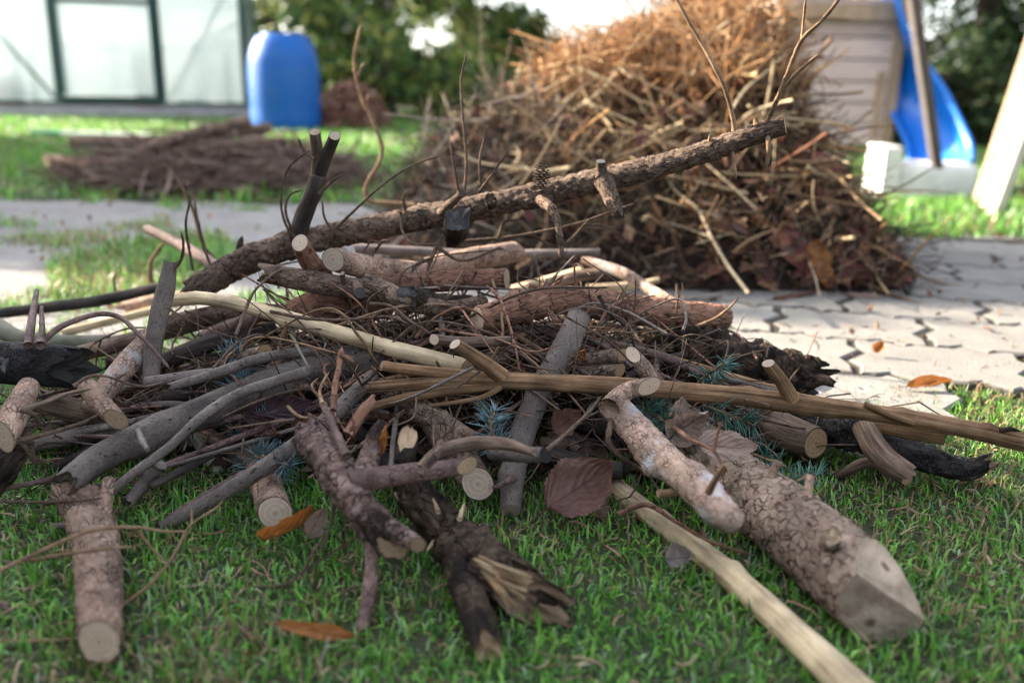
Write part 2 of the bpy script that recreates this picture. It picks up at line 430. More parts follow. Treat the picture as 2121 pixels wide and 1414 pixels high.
gx = np.unique(np.concatenate([np.linspace(-45, -3, 22), np.linspace(-3, 3, 61), np.linspace(3, 45, 22)]))
gy = np.unique(np.concatenate([np.linspace(-14, 0, 10), np.linspace(0, 6, 61), np.linspace(6, 120, 40)]))
X, Y = np.meshgrid(gx, gy); nx, ny = len(gx), len(gy)
I = np.arange(nx*ny).reshape(ny, nx)
F = np.stack([I[:-1, :-1], I[:-1, 1:], I[1:, 1:], I[1:, :-1]], 2).reshape(-1, 4)
V = np.stack([X.ravel(), Y.ravel(), hgt(X.ravel(), Y.ravel())], 1)
m_soil = plain('soil', (0.035, 0.050, 0.015), 0.95, (0.022, 0.018, 0.011), 14.0, bstr=0.5)
struct(mobj('ground', V, [F], m_soil, loc=(0, 0, 0)))

# the grey path strip under the pavers, ending in compacted gravel on the left
m, nt, b = newmat('path_gravel'); L = nt.links
t = nt.nodes.new('ShaderNodeTexCoord')
n1 = N(nt, 'ShaderNodeTexNoise', Scale=5.0, Detail=8.0, Roughness=0.7); L.new(t.outputs['Object'], n1.inputs['Vector'])
n2 = N(nt, 'ShaderNodeTexVoronoi', Scale=170.0); L.new(t.outputs['Object'], n2.inputs['Vector'])
c = ramp(nt, n1.outputs[0], [(0.3, (0.07, 0.066, 0.058)), (0.52, (0.135, 0.133, 0.134)), (0.75, (0.185, 0.184, 0.188))]).outputs[0]
c = mixc(nt, 0.35, c, ramp(nt, n2.outputs['Color'], [(0.0, (0.10, 0.09, 0.085)), (1.0, (0.40, 0.38, 0.36))]).outputs[0])
L.new(c, b.inputs['Base Color']); b.inputs['Roughness'].default_value = 0.9; bump(nt, n2.outputs['Distance'], b, 0.5, 0.004)
m_gravel = m
xs = np.linspace(-6.5, 4.6, 140); ts = np.linspace(0, 1, 14)
V = []
for tt in ts:
    for x in xs:
        yf, yb = float(Yfront(np.array([x]))[0]), float(Yback(np.array([x]))[0])
        V.append((x, yf+(yb-yf)*tt+0.04*math.sin(x*17+tt*5), 0.004+float(hgt(x, yf+(yb-yf)*tt))))
I = np.arange(len(xs)*len(ts)).reshape(len(ts), len(xs))
F = np.stack([I[:-1, :-1], I[:-1, 1:], I[1:, 1:], I[1:, :-1]], 2).reshape(-1, 4)
struct(mobj('path', V, [F], m_gravel, loc=(0, 0, 0)))

V = []
xs2 = np.linspace(-.2, 2.9, 60)
for tt in ts:
    for x in xs2:
        yf, yb = float(Yfront(np.array([x]))[0])-.01, float(Yback(np.array([x]))[0])-.02
        V.append((x, yf+(yb-yf)*tt, 0.0075+float(hgt(x, yf+(yb-yf)*tt))))
I = np.arange(len(xs2)*len(ts)).reshape(len(ts), len(xs2))
struct(mobj('paving_bed', V, [np.stack([I[:-1, :-1], I[:-1, 1:], I[1:, 1:], I[1:, :-1]], 2).reshape(-1, 4)], plain('joint_soil', (.035, .028, .02), .95, (.014, .012, .009), 30.0, bstr=.5), loc=(0, 0, 0)))
# wavy interlocking pavers
def paving():
    V = []; F = []; Cc = []
    ang = R(-17); ca, sa = math.cos(ang), math.sin(ang); LX, LY = 0.235, 0.185
    rnd = random.Random(3)
    def P(i, j, w=True):
        u = i*LX+(0.5*LX if j % 2 else 0); v = j*LY
        return np.array([u, v])
    def edge(p, q, k):
        d = q-p; n = np.array([-d[1], d[0]]); n /= np.linalg.norm(n)+1e-9
        return [p+d*0.22+n*0.0, p+d*0.36+n*0.014*k, p+d*0.64-n*0.014*k, p+d*0.78]
    for j in range(-9, 16):
        for i in range(-8, 22):
            x0 = i*LX+(0.5*LX if j % 2 else 0); y0 = j*LY
            c = [np.array([x0, y0]), np.array([x0+LX, y0]), np.array([x0+LX, y0+LY]), np.array([x0, y0+LY])]
            # bottom and top edges are split at the middle, where the next row's joint meets them
            pts = []
            def run(p, q, k): pts.append(p); pts.extend(edge(p, q, k))
            mB = (c[0]+c[1])/2; mT = (c[2]+c[3])/2
            run(c[0], mB, 1); run(mB, c[1], 1); run(c[1], c[2], 1); run(c[2], mT, -1*-1); run(mT, c[3], 1); run(c[3], c[0], 1)
            pts = np.array(pts); cen = pts.mean(0)
            W2 = lambda q: np.array([q[0]*ca-q[1]*sa+0.2, q[0]*sa+q[1]*ca+1.5])
            cw = W2(cen)
            if cw[0] < -0.25+0.1*math.sin(cw[1]*9) or cw[0] > 2.9: continue
            pw = np.array([W2(q) for q in pts]); 
            if cw[1]+0.04 < float(Yfront(np.array([cw[0]]))[0]) or cw[1]+0.05 > float(Yback(np.array([cw[0]]))[0]): continue
            z = 0.011+rnd.uniform(-0.001, 0.001); tx, ty = rnd.uniform(-.004, .004), rnd.uniform(-.004, .004)
            tg = np.roll(pw, -1, 0)-np.roll(pw, 1, 0); nr = np.stack([tg[:, 1], -tg[:, 0]], 1); nr /= np.linalg.norm(nr, axis=1)[:, None]
            if ((pw-cw)*nr).sum() < 0: nr = -nr
            gap = rnd.uniform(.0038, .0062); o = pw-nr*gap; i2 = o-nr*.0045
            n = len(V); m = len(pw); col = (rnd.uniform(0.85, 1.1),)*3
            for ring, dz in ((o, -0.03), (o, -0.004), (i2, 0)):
                for q in ring: V.append((q[0], q[1], z+dz+(q[0]-cw[0])*tx+(q[1]-cw[1])*ty)); Cc.append(tuple(v*(.12 if dz < -.01 else .35 if dz < 0 else 1) for v in col))   # joint sides and rims darker than the top face
            for rr_ in range(2):
                for k in range(m): F.append((n+rr_*m+k, n+rr_*m+(k+1) % m, n+(rr_+1)*m+(k+1) % m, n+(rr_+1)*m+k))
            F.append(tuple(n+2*m+k for k in range(m)))
    me = bpy.data.meshes.new('paving'); me.from_pydata(V, [], F)
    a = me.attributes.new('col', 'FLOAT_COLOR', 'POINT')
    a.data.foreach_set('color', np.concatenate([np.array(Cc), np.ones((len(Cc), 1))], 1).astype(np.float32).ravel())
    bb = bmesh.new(); bb.from_mesh(me); bmesh.ops.recalc_face_normals(bb, faces=bb.faces); bb.to_mesh(me); bb.free()
    m_, nt, b = newmat('paver_concrete'); L = nt.links
    t = nt.nodes.new('ShaderNodeTexCoord')
    n1 = N(nt, 'ShaderNodeTexNoise', Scale=11.0, Detail=8.0, Roughness=0.65); L.new(t.outputs['Object'], n1.inputs['Vector'])
    n2 = N(nt, 'ShaderNodeTexNoise', Scale=320.0, Detail=3.0, Roughness=0.6); L.new(t.outputs['Object'], n2.inputs['Vector'])
    c = ramp(nt, n1.outputs[0], [(0.3, (0.125, 0.115, 0.10)), (0.5, (0.19, 0.18, 0.16)), (0.75, (0.24, 0.23, 0.205))]).outputs[0]
    c = mixc(nt, 0.35, c, ramp(nt, n2.outputs[0], [(0.35, (0.08, 0.072, 0.064)), (0.65, (0.29, 0.28, 0.26))]).outputs[0])
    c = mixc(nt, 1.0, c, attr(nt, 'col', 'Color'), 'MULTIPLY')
    L.new(c, b.inputs['Base Color']); b.inputs['Roughness'].default_value = 0.85; bump(nt, n2.outputs[0], b, 0.5, 0.0015)
    me.materials.append(m_)
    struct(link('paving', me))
paving()

# ------------------------------------------------------------------ grass
m_grass = vcol('grass_blade', 0.42, 0.35, 0.5)
def blades(name, x, y, Ln, Wd, straw=0.12, label=None, dark=1.0):
    n = len(x); z = hgt(x, y)
    cl = fbm(np.stack([x*6, y*6, np.zeros(n)], 1), 21, 2)
    hl = Ln*(0.55+0.75*RNG.random(n))*(1+0.35*cl)
    th = RNG.random(n)*6.283; lean = RNG.gamma(2.2, 0.50, n); fa = th+RNG.normal(0, 0.5, n)
    wd = Wd*(0.6+0.7*RNG.random(n))
    bx, by = np.cos(fa+1.57)*wd/2, np.sin(fa+1.57)*wd/2
    dx, dy = np.cos(th), np.sin(th)
    l1 = np.clip(lean*0.35, 0, 0.9); l2 = np.clip(lean*1.25, 0, 1.9)
    P0 = np.stack([x, y, z-0.002], 1)
    P1 = P0+np.stack([dx*np.sin(l1), dy*np.sin(l1), np.cos(l1)], 1)*(hl*0.5)[:, None]
    P2 = P1+np.stack([dx*np.sin(l2), dy*np.sin(l2), np.cos(l2)], 1)*(hl*0.5)[:, None]
    B = np.stack([bx, by, np.zeros(n)], 1)
    V = np.stack([P0-B, P0+B, P1-B*0.85, P1+B*0.85, P2], 1).reshape(-1, 3)
    k = np.arange(n)*5
    F4 = np.stack([k, k+1, k+3, k+2], 1); F3 = np.stack([k+2, k+3, k+4], 1)
    t = RNG.random(n)[:, None]
    g = np.array([0.026, 0.150, 0.016])*(1-t)+np.array([0.22, 0.47, 0.065])*t
    g *= (0.45+0.95*RNG.random(n))[:, None]*dark
    pl_ = RNG.random(n) < .10; g[pl_] = np.array([.26, .38, .20])*(0.6+.6*RNG.random((pl_.sum(), 1)))
    pn = fbm(np.stack([x*4+9, y*4, np.zeros(n)], 1), 33, 2)
    dry = RNG.random(n) < np.clip(straw*(1+2.2*pn), 0, 0.8)
    g[dry] = np.array([0.27, 0.21, 0.10])*(0.55+0.75*RNG.random(dry.sum()))[:, None]
    o = mobj(name, V, [F4, F3], m_grass, loc=(0, 0, 0), col=np.repeat(g, 5, 0), smooth=True)
    return tag(o, label, 'grass', kind='stuff')
def scatter(n, x0, x1, y0, y1, keep):
    x = RNG.uniform(x0, x1, n); y = RNG.uniform(y0, y1, n); k = keep(x, y); return x[k], y[k]
fr = lambda x, y: (np.abs(x) < 0.62*y+0.15)
x, y = scatter(170000, -1.2, 1.2, 0.42, 1.9, lambda x, y: fr(x, y) & ~on_path(x, y) & (y < Yback(x)))
blades('grass', x, y, 0.019, 0.0023, 0.17, 'short green lawn with dry straw blades under the branch pile')
x, y = scatter(60000, -1.2, -0.4, 1.4, 2.6, in_patch)
k = RNG.random(len(x)) < 0.42
blades('grass', x[k], y[k], 0.040, 0.0032, 0.25, 'ragged grass tuft growing through the grey gravel path')
x, y = scatter(120000, -6.5, -0.2, 2.75, 11.0, lambda x, y: (np.abs(x) < 0.62*y+0.3) & ~on_path(x, y) & (RNG.random(len(x)) < np.clip((5.0/y)**1.2, 0.25, 1)))
blades('grass', x, y, 0.050, 0.0065, 0.12, 'lawn between the gravel path and the greenhouse')
x, y = scatter(130000, 0.3, 6.0, 2.35, 9.5, lambda x, y: (np.abs(x) < 0.62*y+0.3) & ~on_path(x, y) & (RNG.random(len(x)) < np.clip((3.6/y)**1.2, 0.2, 1)))
blades('grass', x, y, 0.045, 0.006, 0.12, 'sunlit lawn around the blue slide')
x, y = scatter(7000, -0.9, -0.3, 1.25, 1.7, lambda x, y: np.abs(vnoise(np.stack([x*11, y*11, x*0], 1), 4)) > 0.33)
blades('grass', x, y, 0.030, 0.0026, 0.2, 'thin grass at the path edge behind the pile')

x, y = scatter(60000, -2.6, -0.1, 1.35, 2.95, lambda x, y: (fr(x, y)) & (fbm(np.stack([x*5, y*5, x*0], 1), 77, 3) > .30+.25*RNG.random(len(x))))
blades('grass', x, y, 0.032, 0.0030, 0.35, 'sparse weeds and grass breaking through the grey gravel path')
# ------------------------------------------------------------------ house and hedge left of the picture: they cast the shade
m_render = plain('house_render', (0.62, 0.58, 0.50), 0.9, (0.50, 0.47, 0.41), 3.0, bstr=0.2)
m_tile = plain('roof_tile', (0.25, 0.10, 0.06), 0.8, (0.16, 0.06, 0.04), 6.0, bstr=0.4)
m_white = plain('white_paint', (0.78, 0.78, 0.76), 0.45)
m_glass = plain('window_glass', (0.03, 0.04, 0.05), 0.05, spec=0.8)
def house():
    x0, x1, y0, y1, h = -10.0, -3.0, -9.0, 2.28, 2.9
    r = empty('house', (x1, y1, 0), 'rendered garden house with red tiled roof standing beside the lawn', 'house')
    b = MB().box(x0, x1, y0, y1, -0.1, h); xm = (x0+x1)/2
    b.add([(x0, y0, h), (x1, y0, h), (xm, y0, h+2.2), (x0, y1, h), (x1, y1, h), (xm, y1, h+2.2)], [(0, 1, 2), (5, 4, 3), (0, 2, 5, 3), (2, 1, 4, 5)])
    b.build('wall', m_render, r)
    for s in (-1, 1):
        e = x1+0.35 if s > 0 else x0-0.35
        MB().bar((xm, y0-.3, h+2.32), (e, y0-.3, h-0.02), 0.01)
        V = [(xm, y0-.3, h+2.30), (e, y0-.3, h-0.10), (e, y1+.05, h-0.10), (xm, y1+.05, h+2.30)]
        V += [(a, b_, c+0.12) for a, b_, c in V]
        MB().add(V, [(0, 1, 2, 3), (7, 6, 5, 4), (0, 4, 5, 1), (1, 5, 6, 2), (2, 6, 7, 3), (3, 7, 4, 0)]).build('roof', m_tile, r)
    for yc in (0.9, -2.2, -5.5):
        f = MB()
        for a in ((yc-.62, yc-.55, 0.9, 2.2), (yc+.55, yc+.62, 0.9, 2.2), (yc-.55, yc+.55, 0.9, 0.97), (yc-.55, yc+.55, 2.13, 2.2), (yc-.03, yc+.03, 0.97, 2.13)):
            f.box(x1-0.02, x1+0.04, *a)
        fo = f.build('window', m_white, r); MB().box(x1-0.02, x1+0.012, yc-.55, yc+.55, .97, 2.13).build('pane', m_glass, fo)
    return r
house()
m_leafy = vcol('leaf_green', 0.55, 0.35, 0.3)
def cards(C, L_, W_, cols, up_bias=0.0, bend=0.25, dirs=None):
    """small bent leaf faces: two quads each"""
    n = len(C); d = RNG.normal(0, 1, (n, 3)); d[:, 2] = d[:, 2]*0.7+up_bias
    if dirs is not None: d = dirs+0.55*d
    d /= np.linalg.norm(d, axis=1)[:, None]
    s = np.cross(d, RNG.normal(0, 1, (n, 3))); s /= np.linalg.norm(s, axis=1)[:, None]+1e-9
    nn = np.cross(d, s); l = (L_*(0.6+0.8*RNG.random(n)))[:, None]; w = (W_*(0.6+0.8*RNG.random(n)))[:, None]
    A = C-d*l/2; M1 = C-s*w/2+nn*l*bend*0.3; M2 = C+s*w/2+nn*l*bend*0.3; T = C+d*l/2
    V = np.stack([A, M1, T, M2], 1).reshape(-1, 3); k = np.arange(n)*4
    F = np.concatenate([np.stack([k, k+1, k+2], 1), np.stack([k, k+2, k+3], 1)])
    c = np.asarray(cols); i = RNG.integers(0, len(c), n); cc = c[i]*(0.7+0.6*RNG.random((n, 1)))
    return V, F, np.repeat(cc, 4, 0)
GREENS = [(0.030, 0.075, 0.018), (0.05, 0.105, 0.022), (0.085, 0.14, 0.03), (0.022, 0.055, 0.02)]
m_wood_dark = plain('tree_bark', (0.07, 0.05, 0.035), 0.9, (0.035, 0.026, 0.02), 20.0, bstr=0.6)
def hedge(name, label, x0, x1, y0, y1, h, n, size=0.07, cols=GREENS, z0=0.0, ragged=0.25):
    r = empty(name, ((x0+x1)/2, (y0+y1)/2, z0), label, 'hedge')
    C = np.stack([RNG.uniform(x0, x1, n), RNG.uniform(y0, y1, n), RNG.uniform(0, 1, n)], 1)
    top = h*(1+ragged*fbm(np.stack([C[:, 0]*2.2, C[:, 1]*2.2, C[:, 0]*0], 1), 5, 3)); C[:, 2] = z0+top*C[:, 2]**0.75
    V, F, cc = cards(C, size, size*0.5, cols)
    mobj('foliage', V, [F], m_leafy, r, (x0, y0, z0), col=cc, smooth=False)
    for _ in range(10):
        px_, py_ = random.uniform(x0+.1, x1-.1), random.uniform(y0+.1, y1-.1)
        MB().bar((px_, py_, z0-.05), (px_+random.uniform(-.2, .2), py_+random.uniform(-.2, .2), z0+h*0.7), 0.035).build('stem', m_wood_dark, r)
    return r
hedge('garden_hedge', 'tall clipped green hedge beside the lawn left of the greenhouse', -5.15, -4.3, 3.5, 6.3, 2.48, 30000, 0.10, ragged=0.16)

hedge('garden_hedge', 'unseen dense dark hedge added on the right to dim the low skylight', 4.7, 5.5, -4, 6.4, 3.1, 16000, 0.16, [(.02, .05, .015), (.035, .07, .02)], ragged=0.12)  # added out of view to cut light from the horizon
def shed():  # unseen building added behind the camera to cut light from the horizon
    m_sh = plain('shed_boards', (.10, .065, .042), .8, (.065, .042, .028), 5.0, stretch=(1, 1, 9), bstr=.2)
    r = empty('added_shed', (1.5, -7.6, 0), 'unseen dark timber shed added behind the viewer to block low skylight', 'shed')
    b = MB().box(-2.4, 5.4, -11.5, -7.6, -.05, 2.7); b.build('wall', m_sh, r)
    MB().add([(-2.7, -7.3, 2.72), (5.7, -7.3, 2.72), (5.7, -11.8, 3.5), (-2.7, -11.8, 3.5), (-2.7, -7.3, 2.84), (5.7, -7.3, 2.84), (5.7, -11.8, 3.62), (-2.7, -11.8, 3.62)], [(0, 1, 2, 3), (7, 6, 5, 4), (0, 4, 5, 1), (1, 5, 6, 2), (2, 6, 7, 3), (3, 7, 4, 0)]).build('roof', m_tile, r)
    d_ = MB().box(.6, 1.5, -7.597, -7.57, .02, 2.0).build('door', m_wood_dark, r); MB().box(1.38, 1.42, -7.567, -7.52, .95, 1.08).build('handle', m_glass, d_)
    f = MB().box(2.4, 3.5, -7.597, -7.575, 1.0, 1.9).build('window', m_white, r); MB().box(2.46, 3.44, -7.573, -7.568, 1.06, 1.84).build('pane', m_glass, f)
shed()
# ------------------------------------------------------------------ greenhouse
m_alu = plain('green_frame', (0.012, 0.055, 0.050), 0.4, (0.010, 0.045, 0.042), 5.0)
def poly_mat():
    m, nt, b = newmat('frosted_sheet'); L = nt.links
    t = nt.nodes.new('ShaderNodeTexCoord'); n = N(nt, 'ShaderNodeTexNoise', Scale=1.6, Detail=4.0); L.new(t.outputs['Object'], n.inputs['Vector'])
    c = ramp(nt, n.outputs[0], [(0.3, (0.56, 0.65, 0.67)), (0.7, (0.74, 0.79, 0.79))]).outputs[0]
    L.new(c, b.inputs['Base Color']); b.inputs['Roughness'].default_value = 0.35
    tr = nt.nodes.new('ShaderNodeBsdfTranslucent'); L.new(c, tr.inputs[0]); tp = nt.nodes.new('ShaderNodeBsdfTransparent')
    m1 = nt.nodes.new('ShaderNodeMixShader'); m1.inputs[0].default_value = 0.72; L.new(b.outputs[0], m1.inputs[1]); L.new(tr.outputs[0], m1.inputs[2])
    m2 = nt.nodes.new('ShaderNodeMixShader'); m2.inputs[0].default_value = 0.28; L.new(m1.outputs[0], m2.inputs[1]); L.new(tp.outputs[0], m2.inputs[2])
    L.new(m2.outputs[0], nt.nodes['Material Output'].inputs[0]); return m
m_poly = poly_mat(); m_conc = plain('plinth_concrete', (0.36, 0.35, 0.37), 0.9, (0.24, 0.23, 0.25), 9.0, bstr=0.3)
def greenhouse():
    A = at(514, 245, 0.0); B = at(0, 229, 0.0); v = Vector((A.x*0.72, A.y, 0)).normalized(); u = Vector((-v.y, v.x, 0))
    def uz(px, py):
        q = ray(px, py); k = (A-CAMP).dot(v)/q.dot(v); p = CAMP+q*k; return (p-A).dot(u), p.z
    ud0, ud1 = uz(335, 214)[0], uz(130, 214)[0]; uc = (ud0+ud1)/2; w = 2*uc; hE, hR, dep = 1.75, 2.35, 1.3
    r = empty('greenhouse', A, 'small greenhouse with dark green frame and frosted panels beside the blue barrel', 'greenhouse')
    T = lambda a, d, z: A+u*a+v*d+Vector((0, 0, z))
    def bars(lst, name, wd=0.035, parent=r, mat=m_alu):
        b = MB()
        for p, q, *k in lst: b.bar(T(*p), T(*q), k[0] if k else wd)
        return b.build(name, mat, parent)
    zb = uz(232, 219)[1]
    b = MB()
    for p, q in (((-.04, -.02), (w+.04, -.02)), ((-.04, dep+.02), (w+.04, dep+.02)), ((0, 0.03), (0, dep-.03)), ((w, 0.03), (w, dep-.03))):
        b.bar(T(p[0], p[1], zb/2-.04), T(q[0], q[1], zb/2-.04), 0.09, zb+.06)
    b.build('plinth', m_conc, r)
    for d in (0, dep):
        for a in (0, w): bars([((a, d, zb), (a, d, hE))], 'corner_post', 0.05)
    for a in (0, w):
        bars([((a, .03, hE), (a, dep-.03, hE))], 'eave_rail')
        for k in (1, 2, 3, 4): bars([((a, dep*k/5, zb), (a, dep*k/5, hE)), ((a, dep*k/5, hE), (uc, dep*k/5, hR))], 'glazing_bar', 0.025)
    bars([((uc, 0, hR), (uc, dep, hR))], 'ridge')
    for d in (0, dep): bars([((0, d, hE), (uc, d, hR)), ((w, d, hE), (uc, d, hR)), ((0, d, hE), (w, d, hE))], 'gable_frame')
    bars([((.03, 0, zb+.02), (w-.03, 0, zb+.02))], 'sill_rail', 0.035)
    for a in (ud0-.02, ud1+.02): bars([((a, 0, zb+.04), (a, 0, hE))], 'door_post', 0.045)
    # braces on both sides of the door
    bars([((ud1+.05, -.012, zb+.06), (w-.02, -.012, 1.05))], 'brace', 0.022)
    bars([((ud0-.05, 0.035, zb+.06), (.05, 0.035, 1.25))], 'brace', 0.014, mat=m_brace)
    def sheet(name, pts, parent=r, off=0.0):
        V = [T(a, d+off, z) for a, d, z in pts]; n = (V[1]-V[0]).cross(V[2]-V[0]).normalized()*0.006
        k = len(V); V2 = V+[p+n for p in V]
        MB().add(V2, [tuple(range(k)), tuple(range(2*k-1, k-1, -1))]+[(i, i+k, (i+1) % k+k, (i+1) % k) for i in range(k)]).build(name, m_poly, parent)
    sheet('panel', [(.03, .01, zb+.04), (ud0-.05, .01, zb+.04), (ud0-.05, .01, hE-.02), (.03, .01, hE-.02)])
    sheet('panel', [(ud1+.05, .01, zb+.04), (w-.03, .01, zb+.04), (w-.03, .01, hE-.02), (ud1+.05, .01, hE-.02)])
    sheet('panel', [(.08, .01, hE+.03), (w-.08, .01, hE+.03), (uc, .01, hR-.05)])
    sheet('panel', [(0, dep, zb), (w, dep, zb), (w, dep, hE), (uc, dep, hR), (0, dep, hE)])
    for a in (0.004, w-.01): sheet('panel', [(a, .04, zb+.02), (a, dep-.04, zb+.02), (a, dep-.04, hE-.03), (a, .04, hE-.03)])
    for a in (0, w): sheet('roof_panel', [(a, 0.03, hE+.02), (a, dep-.03, hE+.02), (uc, dep-.03, hR+.02), (uc, .03, hR+.02)])
    zr = uz(232, 4)[1]
    dr = bars([((ud0, -.03, zb+.06), (ud1, -.03, zb+.06), .05), ((ud0, -.03, zr), (ud1, -.03, zr), .04), ((ud0+.02, -.03, zb+.09), (ud0+.02, -.03, hE-.03), .035),
               ((ud1-.02, -.03, zb+.09), (ud1-.02, -.03, hE-.03), .05), ((ud0, -.03, hE), (ud1, -.03, hE), .04)], 'door')
    sheet('pane', [(ud0+.04, -.03, zb+.09), (ud1-.045, -.03, zb+.09), (ud1-.045, -.03, hE-.03), (ud0+.04, -.03, hE-.03)], dr)
    # staging and pots seen as blurs through the sheets
    m_pink = plain('pink_plastic', (0.65, 0.16, 0.17), 0.5); m_grey = plain('grey_timber', (0.40, 0.33, 0.28), 0.8)
    for a, d, rad, h_, mt, nm, lb in ((w-.20, .30, .17, .34, m_pink, 'bucket', 'pink plastic bucket behind the left greenhouse panel'),
                                      (.55, .45, .12, .16, m_white, 'plant_pot', 'white pot on the greenhouse floor behind the right panel'),
                                      (1.0, 0.9, .14, .55, m_pink, 'watering_tank', 'reddish upright container blurred behind the greenhouse door')):
        c = T(a, d, 0); k = np.arange(20)*2*math.pi/20
        prof = [(rad*.1, .01), (rad*.82, .0), (rad, h_), (rad*1.06, h_+.01), (rad*.95, h_+.005), (rad*.8, .03)]
        V = np.concatenate([np.stack([np.cos(k)*q, np.sin(k)*q, k*0+z], 1) for q, z in prof])+np.array(c)
        I = np.arange(len(prof)*20).reshape(-1, 20); Aa, Bb = I[:-1], I[1:]
        tag(mobj(nm, V, [np.stack([Aa, np.roll(Aa, -1, 1), np.roll(Bb, -1, 1), Bb], 2).reshape(-1, 4)], mt, loc=c), lb, 'container')
    s = empty('potting_shelf', T(uc, 1.0, 0), 'grey timber shelf standing inside the greenhouse', 'shelf')
    MB().bar(T(.2, 1.0, .62), T(w-.2, 1.0, .62), .3, .03).build('shelf_board', m_grey, s)
    for a in (.25, w-.25): MB().bar(T(a, 1.0, 0), T(a, 1.0, .6), .05).build('leg', m_grey, s)
m_brace = plain('grey_brace', (0.30, 0.31, 0.31), 0.5)
greenhouse()

# ------------------------------------------------------------------ blue barrel
def barrel():
    Yb = 6.9; c = at(590, 200, Yb); c.z = 0; k = depth(Vector((c.x, c.y, .35)))/FPX; rad = 72*k
    r = empty('barrel', c, 'upright blue plastic barrel with domed shoulder beside the greenhouse', 'barrel')
    m = plain('blue_plastic', (0.002, 0.09, 0.38), 0.45, (0.016, 0.10, 0.32), 9.0, spec=0.25)
    H = 0.655; seg = 48; a = np.arange(seg)*2*math.pi/seg
    prof = [(0.0, 0.0), (.93, 0.0), (.99, .02), (1.0, .10), (.985, .16), (1.0, .19), (1.0, .40), (.985, .43), (.985, .46), (.965, .50), (.93, .535), (.87, .58), (.80, .615), (.74, .64), (.70, H), (.64, H), (.62, H-.015), (0, H-.015)]
    V = np.concatenate([np.stack([np.cos(a)*rad*q, np.sin(a)*rad*q, a*0+z], 1) for q, z in prof])+np.array(c)
    I = np.arange(len(prof)*seg).reshape(-1, seg); A, B = I[:-1], I[1:]
    mobj('body', V, [np.stack([A, np.roll(A, -1, 1), np.roll(B, -1, 1), B], 2).reshape(-1, 4)], m, r, c)
    p2 = [(.58, H-.012), (.58, H+.012), (.55, H+.018), (0, H+.02)]
    V = np.concatenate([np.stack([np.cos(a)*rad*q, np.sin(a)*rad*q, a*0+z], 1) for q, z in p2])+np.array(c)
    I = np.arange(len(p2)*seg).reshape(-1, seg); A, B = I[:-1], I[1:]
    mobj('lid', V, [np.stack([A, np.roll(A, -1, 1), np.roll(B, -1, 1), B], 2).reshape(-1, 4)], m, r, c)
barrel()

# ------------------------------------------------------------------ play tower, slide, swing frame, white block
m_grey_wood = plain('weathered_boards', (0.62, 0.50, 0.44), 0.85, (0.43, 0.34, 0.30), 7.0, bstr=0.3, stretch=(1, 6, 14))
m_tan_wood = plain('tan_timber', (0.40, 0.30, 0.20), 0.8, (0.27, 0.19, 0.12), 6.0, bstr=0.3, stretch=(6, 6, 1))
m_blue = plain('slide_blue', (0.004, 0.15, 0.60), 0.35, (0.004, 0.12, 0.50), 3.0, spec=0.5)
YT = 4.9
def tower():
    q0, q1 = at(1604, 200, YT), at(1846, 200, YT); x0, x1 = q0.x, q1.x; y0, y1 = YT, YT+0.62
    zt = at(1725, 30, YT).z; zg = float(hgt((x0+x1)/2, YT)); zb = at(1725, 300, YT).z
    r = empty('play_tower', ((x0+x1)/2, YT, zg), 'weathered wooden play tower with boarded side next to the blue slide', 'play tower')
    for x, y in ((x0, y0), (x1, y0), (x0, y1), (x1, y1)):
        MB().box(x-.025, x+.025, y-.025, y+.025, zg-.05, zt+0.55).build('corner_post', m_tan_wood if x == x1 else m_grey_wood, r, bev=.004)
    n = 6; hgt_ = (zt-zb)/n
    for k in range(n):
        MB().box(x0+.026, x1-.026, y0-.012, y0+.012, zb+k*hgt_+.004, zb+(k+1)*hgt_-.004).build('board', m_grey_wood, r, bev=.002)
    MB().box(x0+.03, x1-.03, y0+.016, y0+.024, zb, zt-.03).build('added_backing', m_wood_dark, r)  # added dark sheet: stops the sun and darkens the gaps between boards
    for xs_ in (x0, x1): MB().box(xs_-.012, xs_+.012, y0+.026, y1-.026, zb, zt-.03).build('side_board', m_grey_wood, r)
    MB().box(x0-.03, x1+.06, y0-.055, y0-.026, zt-.03, zt+.045).build('deck_beam', m_tan_wood, r, bev=.004)
    MB().box(x0, x1, y0-.02, y1+.02, zt+.05, zt+.075).build('deck', m_grey_wood, r)
    for k in range(6):
        x = x0+.05+(x1-x0-.1)*k/5; MB().box(x-.022, x+.022, y0-.02, y0-.004, zt+.08, zt+.42).build('baluster', m_tan_wood, r)
    MB().box(x0-.02, x1+.02, y0-.03, y0+.02, zt+.43, zt+.47).build('handrail', m_tan_wood, r)
    bx = at(1818, 200, YT).x; MB().box(bx-.018, bx+.018, y0-.034, y0-.013, zb+.04, at(1818, 150, YT).z).build('batten', m_tan_wood, r)
    xm = (x0+x1)/2
    for s in (-1, 1):
        MB().bar((xm, (y0+y1)/2, zt+1.0), (xm+s*.48, (y0+y1)/2, zt+.60), .8, .02, (0, 0, 1)).build('roof', m_tile, r)
    for y in (y0, y1):
        MB().bar((x0, y, zt+.57), (x1, y, zt+.57), .04).build('roof_beam', m_tan_wood, r)
    MB().bar((xm, y0, zt+.58), (xm, y0, zt+.97), .04).build('king_post', m_tan_wood, r); MB().bar((xm, y1, zt+.58), (xm, y1, zt+.97), .04).build('king_post', m_tan_wood, r)
tower()
